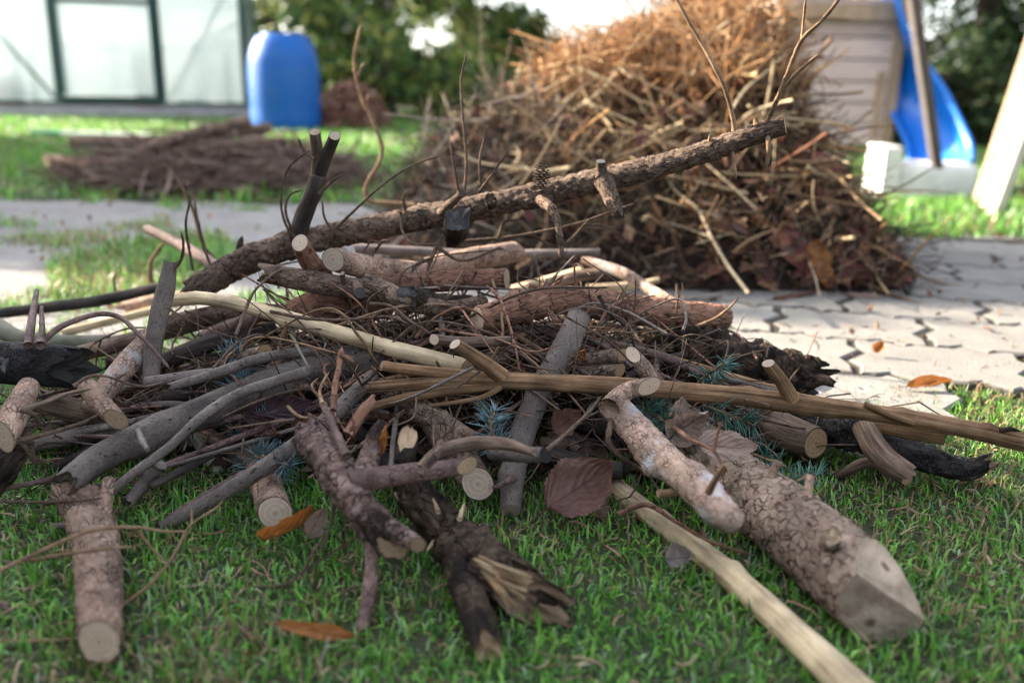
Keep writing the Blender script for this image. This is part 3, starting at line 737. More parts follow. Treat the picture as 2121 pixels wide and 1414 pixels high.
def slide():
    """chute lofted over four rails: left rim, left crease, right crease, right rim"""
    LR = [(1832, -60, 5.05), (1835, 20, 5.02), (1838, 100, 5.0), (1840, 170, 4.95), (1840, 212, 4.92), (1855, 248, 4.85), (1880, 300, 4.70), (1884, 336, 4.6)]
    LC = [(1838, -60, 5.08), (1840, 20, 5.05), (1844, 100, 5.02), (1847, 170, 4.98), (1850, 215, 4.95), (1866, 252, 4.87), (1890, 304, 4.72), (1894, 339, 4.62)]
    RC = [(1846, -60, 4.95), (1852, 20, 4.92), (1866, 85, 4.9), (1895, 160, 4.86), (1928, 212, 4.8), (1952, 256, 4.7), (1974, 304, 4.55), (1980, 339, 4.45)]
    RR = [(1856, -60, 4.75), (1864, 20, 4.72), (1884, 75, 4.7), (1918, 132, 4.66), (1955, 185, 4.6), (1984, 240, 4.52), (2010, 296, 4.42), (2014, 336, 4.34)]
    n = 44; rs = lambda L_: (lambda q: np.stack([np.interp(np.linspace(0, 1, n), np.linspace(0, 1, len(q)), q[:, k]) for k in range(3)], 1))(spline([at(*p) for p in L_], [1]*len(L_), .03)[0])
    C4 = [rs(q) for q in (LR, LC, RC, RR)]
    loc = np.array(C4[1][-1]); r = empty('slide', loc, 'bright blue plastic slide curving down beside the wooden play tower', 'slide')
    lines = []
    for k in range(3):
        for t in ((0, .5) if k == 1 else (0, .34, .67)): lines.append(C4[k]*(1-t)+C4[k+1]*t)
    lines.append(C4[3]); back = [q+np.array([.006, .016, -.012]) for q in lines[::-1]]
    V = np.concatenate(lines+back); k = len(lines)*2; I = np.arange(k*n).reshape(k, n); A = I; B_ = np.roll(I, -1, 0)
    mobj('chute', V, [np.stack([A[:, :-1], A[:, 1:], B_[:, 1:], B_[:, :-1]], 2).reshape(-1, 4)], m_blue, r, C4[1][0])
    for q in (C4[0], C4[3]):
        tb = tube(q, [.014]*n, seg=10, step=.03, amp=0, lump=0); build('side_rail', tb, m_blue, 'shut', 'shut', None, r)
slide()
def swing():
    r = empty('swing_frame', at(2052, 440, 0.0), 'pale timber swing frame leg leaning at the right edge of the lawn', 'swing frame')
    a = at(2054, 436, 0.0); b = at(2165, 130, a.y+.12); d = (b-a).normalized(); top = a+d*((1.75-a.z)/d.z)
    fa2 = Vector((2*top.x-a.x, a.y+.9, float(hgt(2*top.x-a.x, a.y+.9)))); f2 = Vector((a.x+.12, a.y+1.0, float(hgt(a.x, a.y+1.0))))
    MB().bar(a-d*.03, top, .058, .058).build('leg', m_pale_timber, r, bev=.006)
    a3 = a+Vector((.10, .28, 0)); a3.z = float(hgt(a3.x, a3.y)); MB().bar(a3, top+Vector((.03, .28, -.1)), .05, .05).build('leg', m_tan_wood, r, bev=.006)
    o = Vector((1.15, 0, 0)); MB().bar(a+o*1.4-d*.03, top+Vector((.06, 0, -.06)), .085).build('leg', m_pale_timber, r, bev=.006)
    MB().bar(top+Vector((0, -.15, .03)), top+Vector((.06, 2.4, .03)), .09).build('top_beam', m_pale_timber, r, bev=.006)
    MB().bar(top+Vector((.05, 2.2, 0)), Vector((a.x+.2, a.y+2.2, float(hgt(a.x, a.y+2.2)))), .085).build('leg', m_tan_wood, r, bev=.006)
m_pale_timber = plain('sunbleached_timber', (0.70, 0.64, 0.55), 0.75, (0.55, 0.48, 0.40), 8.0, bstr=0.2, stretch=(6, 6, 1))
swing()
b0, b1 = at(1944, 376, 4.15), at(1884, -60, 4.15); d = (b1-b0)
pl = empty('timber_post', b0, 'slanting dark timber post crossing in front of the blue slide', 'post')
MB().bar(b0, b0+d*1.35, .042, .05).build('beam', m_wood_dark2 if 'm_wood_dark2' in globals() else plain('dark_timber', (0.10, 0.085, 0.075), 0.8, (0.06, 0.05, 0.045), 8.0, stretch=(6, 6, 1)), pl, bev=.004)
def white_block():
    yb = 4.12; p = lambda px, py: at(px, py, yb)
    a, b, c = p(1850, 376), p(2030, 376), p(1850, 338); z0 = float(hgt(a.x, yb))-.01
    r = empty('step_block', (a.x, yb, z0), 'white plastic base block under the foot of the blue slide', 'block')
    MB().box(p(1866, 300).x, b.x, yb, yb+.22, z0, c.z).build('base', m_white, r, bev=.04, smooth=True)
    MB().box(p(1832, 300).x, p(1869, 300).x, yb-.02, yb+.20, z0, p(1850, 303).z).build('upright', m_white, r, bev=.012)
white_block()

# ------------------------------------------------------------------ trees and far hedges
def conifer(name, label, base, H, Rb, z0, n, cols, lean=0.0, trunk_r=.11, tmat=m_wood_dark, size=.11):
    r = empty(name, base, label, 'tree'); b = np.array(base)
    P = [b+(0, 0, -.1), b+(lean*.3, 0, H*.3), b+(lean*.6, 0, H*.65), b+(lean, 0, H)]
    tb = tube(P, [trunk_r, trunk_r*.8, trunk_r*.45, .01], seg=12, step=.12, amp=.08, fr=(30, 8)); build('trunk', tb, tmat, 'shut', 'taper', None, r)
    Cs = []; Ds = []
    nb = int(64*H/6)
    for k in range(nb):
        z = z0+(H-z0)*(k/nb)**1.15; t = (z-z0)/(H-z0); ln = Rb*(1-t)**0.8*random.uniform(.65, 1.1)+.05; a = random.uniform(0, 6.283); m = max(4, int(n/nb*(1-t)**.6*1.4))
        s = RNG.random(m)**.6; droop = -.35*ln*s**1.6*random.uniform(.5, 1.4)+.12*s*ln
        sp = RNG.normal(0, .10*ln+.02, (m, 3))*np.array([1, 1, .55])
        c = b+np.stack([np.cos(a)*ln*s+lean*z/H, np.sin(a)*ln*s, z+droop], 1)+sp; c[:, 2] -= np.abs(RNG.normal(0, .09, m))
        Cs.append(c); Ds.append(np.tile([np.cos(a)*.8, np.sin(a)*.8, -.55], (m, 1)))
        e = b+np.array([np.cos(a)*ln*.85, np.sin(a)*ln*.85, z-.1*ln]); MB().bar(b+np.array([lean*z/H, 0, z]), e, .018+.02*(1-t)).build('limb', tmat, r)
    V, F, cc = cards(np.vstack(Cs), size, size*.30, cols, dirs=np.vstack(Ds)); mobj('crown', V, [F], m_leafy, r, base, col=cc, smooth=False)
SP = [(0.045, 0.10, 0.022), (0.075, 0.14, 0.022), (0.14, 0.19, 0.035), (0.025, 0.065, 0.02), (0.20, 0.21, 0.045)]
conifer('spruce_tree', 'green spruce tree with drooping sunlit branches behind the barrel', tuple(at(800, 246, 9.3).xy)+(0.0,), 6.5, 1.5, .25, 19000, SP, size=.14)
conifer('spruce_tree', 'tall dark spruce at the right edge behind the blue slide', tuple(at(2010, 250, 9.0).xy)+(-.15,), 7.0, 1.7, 1.0, 17000, [(0.022, .05, .016), (.04, .075, .02), (.06, .085, .03)], size=.13)
conifer('spruce_tree', 'dark spruce just outside the frame beyond the swing frame', (5.6, 8.4, -.15), 7.0, 1.9, .6, 20000, [(0.022, .05, .016), (.04, .075, .02), (.06, .085, .03)], size=.13)
conifer('spruce_tree', 'second spruce standing farther back between the barrel and the brush heap', tuple(at(960, 240, 12.5).xy)+(0.0,), 7.0, 1.6, .45, 19000, SP, size=.16)
conifer('spruce_tree', 'spruce rising right behind the corner of the greenhouse', tuple(at(575, 240, 11.5).xy)+(0.0,), 7.0, 1.1, .2, 11000, SP, size=.15)
conifer('larch_tree', 'pale green tree rising far behind the big brush heap', tuple(at(1400, 200, 12.5).xy)+(0.0,), 6.0, 1.4, .95, 6500, [(.10, .16, .05), (.15, .19, .07), (.07, .12, .04)], size=.12)
conifer('larch_tree', 'dark green tree standing far behind the wooden play tower', tuple(at(1640, 200, 11.5).xy)+(0.0,), 6.0, 1.6, .3, 16000, [(.03, .06, .02), (.05, .09, .03), (.08, .10, .05)], size=.13)
BR_H = [(.035, .05, .02), (.06, .055, .03), (.09, .065, .04), (.03, .06, .02)]
hedge('dark_hedge', 'dark brown green hedge growing behind the slide and swing frame', 3.0, 6.6, 8.4, 9.1, .55, 18000, .10, BR_H, z0=-.15, ragged=.35)
hedge('low_hedge', 'low hedge far beyond the lawn on the horizon', -9, 12, 17, 18, .72, 9000, .20, GREENS+[(.10, .09, .03)], ragged=.3)
# ------------------------------------------------------------------ brush heaps behind the front pile
m_twig = vcol('dry_twig', 0.8, 0.0, 0.2)
m_dead = vcol('dead_leaf', 0.75, 0.25, 0.25)
def sticks_np(C, D, Ln, rad, cols, curve=0.25, k=5, sd=3):
    """many thin curved sticks in one mesh: three-sided, k rings"""
    n = len(C); D = D/np.linalg.norm(D, axis=1)[:, None]
    B = np.cross(D, RNG.normal(0, 1, (n, 3))); B /= np.linalg.norm(B, axis=1)[:, None]
    B2 = np.cross(D, B); t = np.linspace(-.5, .5, k); V = np.zeros((n, k, sd, 3))
    wob = RNG.normal(0, .05, (n, k, 3))*Ln[:, None, None]*curve
    for i, q in enumerate(t):
        c = C+D*(Ln*q)[:, None]+B*(Ln*curve*(q*q*2-.2))[:, None]+wob[:, i]
        r = rad*(1.15-.7*(q+.5))
        for j in range(sd):
            a = j*2*math.pi/sd; V[:, i, j] = c+(B*math.cos(a)+B2*math.sin(a))*r[:, None]
    I = np.arange(n*k*sd).reshape(n, k, sd); A, Bq = I[:, :-1], I[:, 1:]
    F = np.stack([A, np.roll(A, -1, 2), np.roll(Bq, -1, 2), Bq], 3).reshape(-1, 4)
    caps = np.concatenate([I[:, 0, ::-1], I[:, -1]]).reshape(-1, sd)
    c = np.repeat(np.asarray(cols), k*sd, 0)
    return V.reshape(-1, 3), F, caps, c
ORANGE = np.array([(0.34, .17, .065), (.42, .24, .11), (.25, .12, .055), (.48, .32, .17), (.30, .18, .09), (.20, .12, .07)])
STRAW = np.array([(.46, .36, .21), (.38, .28, .16), (.30, .21, .12), (.52, .42, .27), (.24, .15, .085), (.40, .22, .09)])
BROWN = np.array([(.14, .085, .05), (.20, .12, .07), (.09, .055, .04), (.26, .17, .10), (.17, .075, .045)])
GREYT = np.array([(.24, .19, .15), (.18, .14, .11), (.30, .25, .20), (.12, .09, .075)])
def heap_z(x, y):
    """height of the big heap's surface"""
    hx = np.interp(x, [-.31, -.26, -.19, -.06, .17, .33, .45, .57, .65,   .70, .76, .81, .87], [0, .15, .28, .37, .42, .48, .545, .50, .40, .29, .18, .07, 0])
    y0 = 2.34; d = np.where(y < y0, (y0-y)/(.62-.22*np.clip(-x, 0, .3)/.3), (y-y0)/.55)
    h = hx*np.clip(1-np.abs(d)**1.9, 0, 1)**.75
    return h*(1+.20*vnoise(np.stack([x*7, y*7, x*0], 1), 40))
def surf(n, x0=-.35, x1=.88, y0=1.66, y1=2.7, lo=.55, hi=1.03, zmin=.0):
    x = RNG.uniform(x0, x1, n*6); y = RNG.uniform(y0, y1, n*6); h = heap_z(x, y); k = (h > .03)
    x, y, h = x[k], y[k], h[k]; z = h*RNG.uniform(lo, hi, len(x)); q = z > zmin
    return np.stack([x, y, z], 1)[q][:n]
def tang(n, zs=.3):
    d = RNG.normal(0, 1, (n, 3)); d[:, 2] *= zs; return d
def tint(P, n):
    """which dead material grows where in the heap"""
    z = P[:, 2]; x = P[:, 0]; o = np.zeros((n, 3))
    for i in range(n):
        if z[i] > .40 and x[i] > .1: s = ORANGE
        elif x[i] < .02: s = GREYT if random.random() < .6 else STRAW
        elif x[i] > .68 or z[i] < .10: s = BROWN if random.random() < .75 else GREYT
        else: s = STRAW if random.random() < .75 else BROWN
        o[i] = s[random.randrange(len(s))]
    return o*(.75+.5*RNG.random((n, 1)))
def big_heap():
    # core and fine twigs that nobody could count
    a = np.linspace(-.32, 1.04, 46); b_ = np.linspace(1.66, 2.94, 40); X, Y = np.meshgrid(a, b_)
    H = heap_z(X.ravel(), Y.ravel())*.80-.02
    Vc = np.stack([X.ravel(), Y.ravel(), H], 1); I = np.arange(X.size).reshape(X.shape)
    Fc = np.stack([I[:-1, :-1], I[:-1, 1:], I[1:, 1:], I[1:, :-1]], 2).reshape(-1, 4); Cc = np.tile([(.015, .010, .007)], (len(Vc), 1))  # near-black core: shade of the deep gaps put into its colour
    n = 7200; P = surf(n, lo=.62, hi=1.0); n = len(P)
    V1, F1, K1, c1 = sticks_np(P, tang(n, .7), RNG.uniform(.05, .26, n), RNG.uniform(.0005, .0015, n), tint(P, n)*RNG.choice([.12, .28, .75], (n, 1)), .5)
    n2 = 2400; P2 = surf(n2, x0=.05, x1=.85, lo=.96, hi=1.13, zmin=.40); n2 = len(P2)
    c_ = ORANGE[RNG.integers(0, 6, n2)]*(.7+.6*RNG.random((n2, 1)))
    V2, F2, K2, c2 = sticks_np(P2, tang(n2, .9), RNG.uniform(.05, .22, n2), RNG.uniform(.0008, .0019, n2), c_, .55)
    nl = 3600; P3 = surf(nl, lo=.75, hi=1.03); P3 = P3[(P3[:, 0] > .35) | (RNG.random(len(P3)) < .3)]
    V3, F3, c3 = cards(P3, .045, .022, [(.16, .075, .045), (.22, .11, .06), (.10, .06, .045), (.26, .16, .10), (.13, .05, .045)])
    off = np.cumsum([0, len(Vc), len(V1), len(V2)])
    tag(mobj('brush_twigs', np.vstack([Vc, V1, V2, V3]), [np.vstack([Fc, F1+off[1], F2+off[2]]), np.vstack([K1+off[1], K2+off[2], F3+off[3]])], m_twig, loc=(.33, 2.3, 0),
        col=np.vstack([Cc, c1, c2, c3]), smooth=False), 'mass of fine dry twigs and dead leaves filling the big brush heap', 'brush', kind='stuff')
    # the sticks one can tell apart, each an object
    kinds = [(75, dict(x0=.05, x1=.85, zmin=.36, lo=.98, hi=1.08), ORANGE, (.0010, .0026), .9, 'dry orange conifer twig on the sunlit top of the big brush heap', 'orange twigs on top of the big brush heap'),
             (110, dict(x0=0, x1=.75, y1=2.2, lo=.92, hi=1.08, zmin=.06), STRAW, (.0014, .0038), .65, 'straw coloured stick on the front of the big brush heap', 'straw coloured sticks on the front of the big brush heap'),
             (45, dict(x0=.5, x1=.86, lo=.85, hi=1.06), BROWN, (.0018, .0048), .5, 'dark brown stick on the right flank of the big brush heap', 'dark sticks on the right flank of the big brush heap'),
             (55, dict(x0=-.32, x1=.1, lo=.8, hi=1.1), GREYT, (.0016, .0036), .6, 'grey brown twig on the left flank of the big brush heap', 'grey twigs on the left flank of the big brush heap')]
    for cnt, kw, pal, rr, zs, lab, grp in kinds:
        P = surf(cnt, **kw)
        for p in P:
            d = tang(1, zs)[0]; d /= np.linalg.norm(d); ln = random.uniform(.14, .42); r0 = random.uniform(*rr)
            bend = RNG.normal(0, .035, 3)*ln*2; p1 = p-d*ln/2; p2 = p+d*ln/2+np.array([0, 0, .02]); 
            pts = [p1]; dd = d+bend*2.2/ln*.5
            for _ in range(5):
                dd = dd+RNG.normal(0, .13, 3); dd /= np.linalg.norm(dd); pts.append(pts[-1]+dd*ln/5)
            for q in pts: q[2] = max(q[2], .006)
            tb = tube(pts, [r0, r0*.95, r0*.88, r0*.75, r0*.6, r0*.35], seg=7, step=.02, amp=.05, s='shut', e='shut')
            col = pal[random.randrange(len(pal))]*random.uniform(.75, 1.2)
            V, F = tb['V'], tb['F']; k = len(V); A = np.arange(7)
            V = np.vstack([V, tb['C'][0], tb['C'][-1]]); F3 = np.vstack([np.stack([A, np.roll(A, -1), A*0+k], 1), np.stack([A+k-7, np.roll(A, -1)+k-7, A*0+k+1], 1)])
            so_ = tag(mobj('brushwood_stick', V, [F, F3], m_twig, loc=p1, col=np.tile(col, (len(V), 1))), lab, 'stick', grp)
            if random.random() < .75:
                q0 = pts[2]; dv = d+RNG.normal(0, .6, 3); dv /= np.linalg.norm(dv); q1 = q0+dv*ln*.3; q1[2] = max(q1[2], .01)
                t2 = tube([q0, (q0+q1)/2+RNG.normal(0, .006, 3), q1], [r0*.6, r0*.5, r0*.3], seg=5, step=.03, amp=.05, s='shut', e='taper')
                mobj('side_twig', t2['V'], [t2['F']], m_twig, so_, q0, col=np.tile(col, (len(t2['V']), 1)))
big_heap()
def leaf_mat(name, c, c2, vein):
    m, nt, b = newmat(name); L = nt.links; tc = attr(nt, 'tc')
    sp = nt.nodes.new('ShaderNodeSeparateXYZ'); L.new(tc, sp.inputs[0])
    ab = N(nt, 'ShaderNodeMath'); ab.operation = 'ABSOLUTE'; L.new(sp.outputs[0], ab.inputs[0])
    ma = N(nt, 'ShaderNodeMath'); ma.operation = 'MULTIPLY_ADD'; L.new(ab.outputs[0], ma.inputs[0]); ma.inputs[1].default_value = -0.55; L.new(sp.outputs[1], ma.inputs[2])
    mu = N(nt, 'ShaderNodeMath'); mu.operation = 'MULTIPLY'; L.new(ma.outputs[0], mu.inputs[0]); mu.inputs[1].default_value = 38.0
    si = N(nt, 'ShaderNodeMath'); si.operation = 'SINE'; L.new(mu.outputs[0], si.inputs[0])
    v1 = ramp(nt, si.outputs[0], [(0.86, (0, 0, 0)), (1.0, (.55, .55, .55))]); v2 = ramp(nt, ab.outputs[0], [(0.02, (1, 1, 1)), (0.05, (0, 0, 0))])
    nz = N(nt, 'ShaderNodeTexNoise', Scale=7.0, Detail=6.0); L.new(tc, nz.inputs['Vector'])
    base = ramp(nt, nz.outputs[0], [(0.3, c2), (0.7, c)]).outputs[0]
    vv = mixc(nt, 1.0, v1.outputs[0], v2.outputs[0], 'ADD')
    sn2 = N(nt, 'ShaderNodeTexNoise', Scale=26.0, Detail=3.0); L.new(tc, sn2.inputs['Vector'])
    col = mixc(nt, vv, base, vein); col = mixc(nt, ramp(nt, sn2.outputs[0], [(.60, (0, 0, 0)), (.70, (.6, .6, .6))]).outputs[0], col, tuple(q*.35 for q in c2)); L.new(col, b.inputs['Base Color']); b.inputs['Roughness'].default_value = 0.65
    bump(nt, si.outputs[0], b, 0.35, 0.002)
    tr = nt.nodes.new('ShaderNodeBsdfTranslucent'); mx = nt.nodes.new('ShaderNodeMixShader'); mx.inputs[0].default_value = .25
    L.new(col, tr.inputs[0]); L.new(b.outputs[0], mx.inputs[1]); L.new(tr.outputs[0], mx.inputs[2]); L.new(mx.outputs[0], nt.nodes['Material Output'].inputs[0])
    return m
LM = {'brown': leaf_mat('leaf_brown', (.17, .085, .06), (.11, .05, .038), (.08, .035, .028)),
      'tan': leaf_mat('leaf_tan', (.34, .25, .20), (.25, .17, .13), (.16, .10, .08)),
      'orange': leaf_mat('leaf_orange', (.42, .17, .035), (.28, .10, .03), (.20, .07, .02)),
      'red': leaf_mat('leaf_red', (.22, .06, .045), (.13, .04, .035), (.30, .12, .08)),
      'dark': leaf_mat('leaf_dark', (.075, .04, .045), (.04, .022, .028), (.03, .018, .02)),
      'grey': leaf_mat('leaf_grey', (.32, .28, .25), (.20, .17, .15), (.14, .11, .10))}
def leaf(label, base, tip, wpx, mat, nrm=(0, -.6, .8), curl=.2, bend=.0, rough=.13, shape=.75, serr=.03, grp=None):
    _seed[0] += 1; sd = _seed[0]
    a, b = at(*base), at(*tip); ax = (b-a); ln = ax.length; ax.normalize(); n = Vector(nrm); n = (n-ax*n.dot(ax)).normalized(); sx = ax.cross(n)
    wm = wpx*depth((a+b)/2)/FPX/2; ns, nt_ = 34, 13
    V = []; tc = []
    for i in range(ns):
        s = i/(ns-1); w = wm*max(.03, math.sin(math.pi*min(1, s**shape*.985+.008)))**.72; w *= 1+serr*(1 if i % 2 else -1)+.14*float(vnoise(np.array([[s*5.5, sd*1.3, 0]]))[0])
        for j in range(nt_):
            t = -1+2*j/(nt_-1); V.append((s, t, w*(1+(.16*float(vnoise(np.array([[s*9, sd*.7, 5. if t > 0 else 9.]]))[0]) if abs(t) > .8 else 0))))
            tc.append((t, s, sd*.7))
    V = np.array(V); tc = np.array(tc)
    nzv = fbm(np.stack([V[:, 0]*3.1, V[:, 1]*1.7, np.full(len(V), sd*1.7)], 1), sd, 3)
    z = curl*wm*V[:, 1]**2*np.sign(curl)*abs(curl)/abs(curl or 1)+bend*ln*4*(V[:, 0]-.5)**2+rough*ln*nzv+.10*wm*np.abs(np.sin(V[:, 0]*26-np.abs(V[:, 1])*4))*np.abs(V[:, 1])*.5
    th = curl*V[:, 1]*1.2
    lat = np.where(abs(curl) > .01, np.sin(th)/(curl*1.2 if abs(curl) > .01 else 1), V[:, 1])*V[:, 2]
    co = np.array(a)[None]+np.array(ax)[None]*(V[:, 0]*ln)[:, None]+np.array(sx)[None]*lat[:, None]+np.array(n)[None]*z[:, None]
    I = np.arange(ns*nt_).reshape(ns, nt_); F = np.stack([I[:-1, :-1], I[:-1, 1:], I[1:, 1:], I[1:, :-1]], 2).reshape(-1, 4)
    o = mobj('leaf', co, [F], LM[mat], loc=np.array(a), tc=tc)
    tb = tube([a-ax*ln*.16, a, a+ax*ln*.5], [ln*.010, ln*.010, ln*.004], seg=6, step=.006, amp=.03, s='shut', e='taper')
    build('leaf_stalk', tb, LM[mat], 'shut', 'taper', None, o)
    return tag(o, label, 'leaf', grp)
# big dead leaves at the foot of the big heap
for i, (b_, t_, w, mt, lab) in enumerate([((1608, 462, 1.78), (1672, 568, 1.74), 62, 'red', 'large dark red leaf hanging at the lower right of the big brush heap'),
        ((1680, 500, 1.76), (1716, 600, 1.73), 50, 'orange', 'brown orange leaf beside the dark red one at the foot of the heap'),
        ((1560, 520, 1.75), (1600, 585, 1.73), 40, 'brown', 'brown leaf left of the large dark red leaf'),
        ((1725, 545, 1.76), (1800, 580, 1.74), 44, 'red', 'reddish leaf lying low on the right foot of the big heap'),
        ((1770, 520, 1.86), (1840, 500, 1.9), 44, 'brown', 'brown leaf at the far right foot of the big heap'),
        ((1740, 610, .012), (1830, 618, .012), 16, 'tan', 'flat tan leaf on the pavers in front of the big heap'),
        ((1600, 622, .012), (1690, 606, .016), 18, 'brown', 'flat brown leaf lying on the pavers at the heap foot'),
        ((1400, 622, .016), (1500, 612, .02), 22, 'grey', 'pale green grey leaf lying behind the thick reddish log')]):
    leaf(lab, b_, t_, w, mt, curl=.3, nrm=(0.1, -.7, .6) if i < 5 else (0, -.1, 1))

# small brush heap in the middle distance on the left
def small_heap():
    def hz(x, y):
        u = (x+1.10)/.54; v = (y-3.45)/.42
        return .15*np.clip(1-u*u-v*v, 0, 1)**.6*(1+.3*vnoise(np.stack([x*7, y*7, x*0], 1), 44))
    def sf(n, lo, hi):
        x = RNG.uniform(-1.65, -.55, n*4); y = RNG.uniform(3.0, 3.9, n*4); h = hz(x, y); k = h > .02
        return np.stack([x, y, h*RNG.uniform(lo, hi, len(x))+.008], 1)[k][:n]
    n = 1500; P = sf(n, .4, 1.0); n = len(P); pal = np.array([(.15, .105, .085), (.10, .07, .06), (.20, .15, .12), (.13, .08, .06)])
    D = tang(n, .25); D[:, 0] *= 1.8
    V1, F1, K1, c1 = sticks_np(P, D, RNG.uniform(.08, .40, n), RNG.uniform(.0015, .0045, n), pal[RNG.integers(0, 4, n)]*(.7+.5*RNG.random((n, 1))), .2)
    tag(mobj('brush_twigs', V1, [F1, K1], m_twig, loc=(-1.05, 3.45, 0), col=c1, smooth=False), 'tangle of fine brown twigs in the small heap before the greenhouse', 'brush', kind='stuff')
    for p in sf(44, .85, 1.1):
        d = tang(1, .2)[0]*np.array([1.8, 1, 1]); d /= np.linalg.norm(d); ln = random.uniform(.2, .5); r0 = random.uniform(.004, .010)
        pts = [p-d*ln/2, p+RNG.normal(0, .02, 3), p+d*ln/2]
        for q in pts: q[2] = max(q[2], .008)
        tb = tube(pts, [r0, r0*.9, r0*.5], seg=7, step=.04, amp=.05, s='shut', e='shut'); V = tb['V']
        k = len(V); A = np.arange(7); V = np.vstack([V, tb['C'][0], tb['C'][-1]]); F3 = np.vstack([np.stack([A, np.roll(A, -1), A*0+k], 1), np.stack([A+k-7, np.roll(A, -1)+k-7, A*0+k+1], 1)])
        tag(mobj('brushwood_stick', V, [tb['F'], F3], m_twig, loc=pts[0], col=np.tile(pal[random.randrange(4)]*random.uniform(.8, 1.2), (k+2, 1))),
            'brown branch in the small blurred heap before the greenhouse', 'stick', 'branches of the small heap before the greenhouse')
    # reddish leaf mound behind the barrel's right side
    n = 2600; x = RNG.normal(0, 1, n); y = RNG.normal(0, 1, n); c = at(728, 250, 7.3)
    k = x*x+y*y < 3.2; x, y = x[k], y[k]; z = .34*np.clip(1-(x*x+y*y)/3.3, 0, 1)**.7*RNG.random(len(x))**.3
    P = np.stack([c.x+x*.17, c.y+y*.25, z], 1)
    V, F, cc = cards(P, .07, .04, [(.22, .10, .075), (.28, .15, .11), (.16, .07, .055), (.30, .20, .15)])
    tag(mobj('leaf_heap', V, [F], m_dead, loc=(c.x, c.y, 0), col=cc, smooth=False), 'reddish brown mound of dead leaves beside the blue barrel', 'leaf heap', kind='stuff')
small_heap()
m_slat = plain('white_slat', (.70, .74, .70), .5, (.55, .62, .58), 4.0); m_slat_g = plain('green_slat', (.05, .30, .20), .5)
s_ = empty('garden_stake', at(180, 276, 0.03), 'white and green plastic stake lying on the grass before the greenhouse', 'stake')
MB().bar(at(130, 277, 0.03), at(305, 283, 0.03), .05, .03).build('shaft', m_slat, s_, bev=.005); MB().bar(at(68, 274, 0.03), at(130, 276.8, 0.03), .05, .03).build('tip', m_slat_g, s_, bev=.005)
# ------------------------------------------------------------------ the front branch pile
B = {
 'spruce': bark('spruce_bark', (.026, .017, .012), (.115, .076, .054), (.34, .255, .20), 'scaly', (260, 260, 130), bstr=.95),
 'pink': bark('pink_flaky_bark', (.075, .045, .035), (.31, .195, .14), (.54, .40, .315), 'scaly', (200, 200, 150), bstr=.7),
 'log': bark('pale_scaly_bark', (.050, .030, .020), (.28, .19, .135), (.58, .46, .37), 'scaly', (130, 130, 110), patch=(.13, .095, .07), patch_amt=.05, bstr=1.0),
 'lichen': bark('lichen_bark', (.07, .042, .032), (.32, .215, .16), (.54, .41, .335), 'scaly', (260, 260, 200), patch=(.50, .50, .52), patch_amt=.25, bstr=.7),
 'grey': bark('grey_smooth_bark', (.030, .024, .022), (.088, .073, .067), (.24, .205, .185), 'smooth', (300, 300, 160), bstr=.5, rough=.7),
 'greybrown': bark('grey_brown_bark', (.030, .020, .015), (.105, .073, .054), (.28, .21, .16), 'striated', (240, 240, 200), bstr=.6),
 'greyspot': bark('spotted_grey_bark', (.016, .012, .010), (.070, .056, .050), (.225, .192, .175), 'smooth', (170, 170, 120), bstr=.5, rough=.6),
 'purple': bark('purple_bark', (.032, .020, .020), (.105, .064, .055), (.21, .145, .13), 'scaly', (300, 300, 160), bstr=.5, rough=.6),
 'dark': bark('dark_bark', (.010, .009, .010), (.034, .028, .026), (.085, .070, .062), 'striated', (150, 150, 120), bstr=.8, rough=.75),
 'char': bark('mottled_black_bark', (.008, .008, .010), (.025, .023, .025), (.075, .07, .072), 'scaly', (240, 240, 200), patch=(.34, .34, .35), patch_amt=.02, bstr=.9, rough=.7),
 'rot': bark('rotten_bark', (.010, .008, .007), (.050, .035, .027), (.125, .088, .062), 'scaly', (120, 120, 80), patch=(.018, .014, .012), patch_amt=.5, bstr=1.0),
 'straw': bark('peeled_wood', (.20, .145, .085), (.42, .335, .215), (.56, .47, .325), 'striated', (200, 200, 130), bstr=.45, rough=.7),
 'stri': bark('ribbed_brown_bark', (.035, .018, .010), (.19, .108, .058), (.42, .28, .17), 'striated', (260, 260, 90), bstr=.8),
 'red': bark('reddish_bark', (.040, .018, .013), (.20, .10, .068), (.36, .21, .15), 'scaly', (210, 210, 55), bstr=.8),
 'olive': bark('greenish_bark', (.07, .07, .05), (.16, .165, .125), (.24, .24, .185), 'smooth', (300, 300, 160), bstr=.4),
 'twig': bark('twig_bark', (.045, .03, .022), (.135, .092, .068), (.24, .175, .13), 'scaly', (700, 700, 420), bstr=.8),
 'twigtan': bark('tan_twig_bark', (.10, .06, .035), (.27, .17, .10), (.40, .28, .18), 'scaly', (700, 700, 420), bstr=.6),
 'flaky': bark('flaking_bark', (.022, .012, .010), (.155, .085, .066), (.44, .33, .30), 'scaly', (110, 110, 150), patch=(.05, .032, .028), patch_amt=.35, bstr=1.0),
}
CUT.update(fibre=cutwood('decayed_fibre', (.30, .20, .12), (.10, .06, .035), 7, (.015, .012, .01), .9), pale=cutwood('cut_pale', (.56, .43, .31), (.34, .21, .12)), white=cutwood('cut_white', (.62, .51, .40), (.40, .27, .18), 20, (.14, .07, .04)),
  orange=cutwood('cut_orange', (.47, .31, .17), (.24, .12, .055), 22, (.05, .025, .015), .6), grey=cutwood('cut_grey', (.13, .125, .125), (.05, .05, .05), 14, (.20, .17, .14), .6),
  tan=cutwood('cut_tan', (.46, .33, .20), (.30, .18, .09), 18), char=cutwood('cut_black', (.03, .025, .022), (.008, .007, .007), 20, (.01, .01, .01), .8),
  rot=cutwood('rotten_wood', (.16, .11, .075), (.05, .03, .02), 12, (.02, .014, .01), .9))
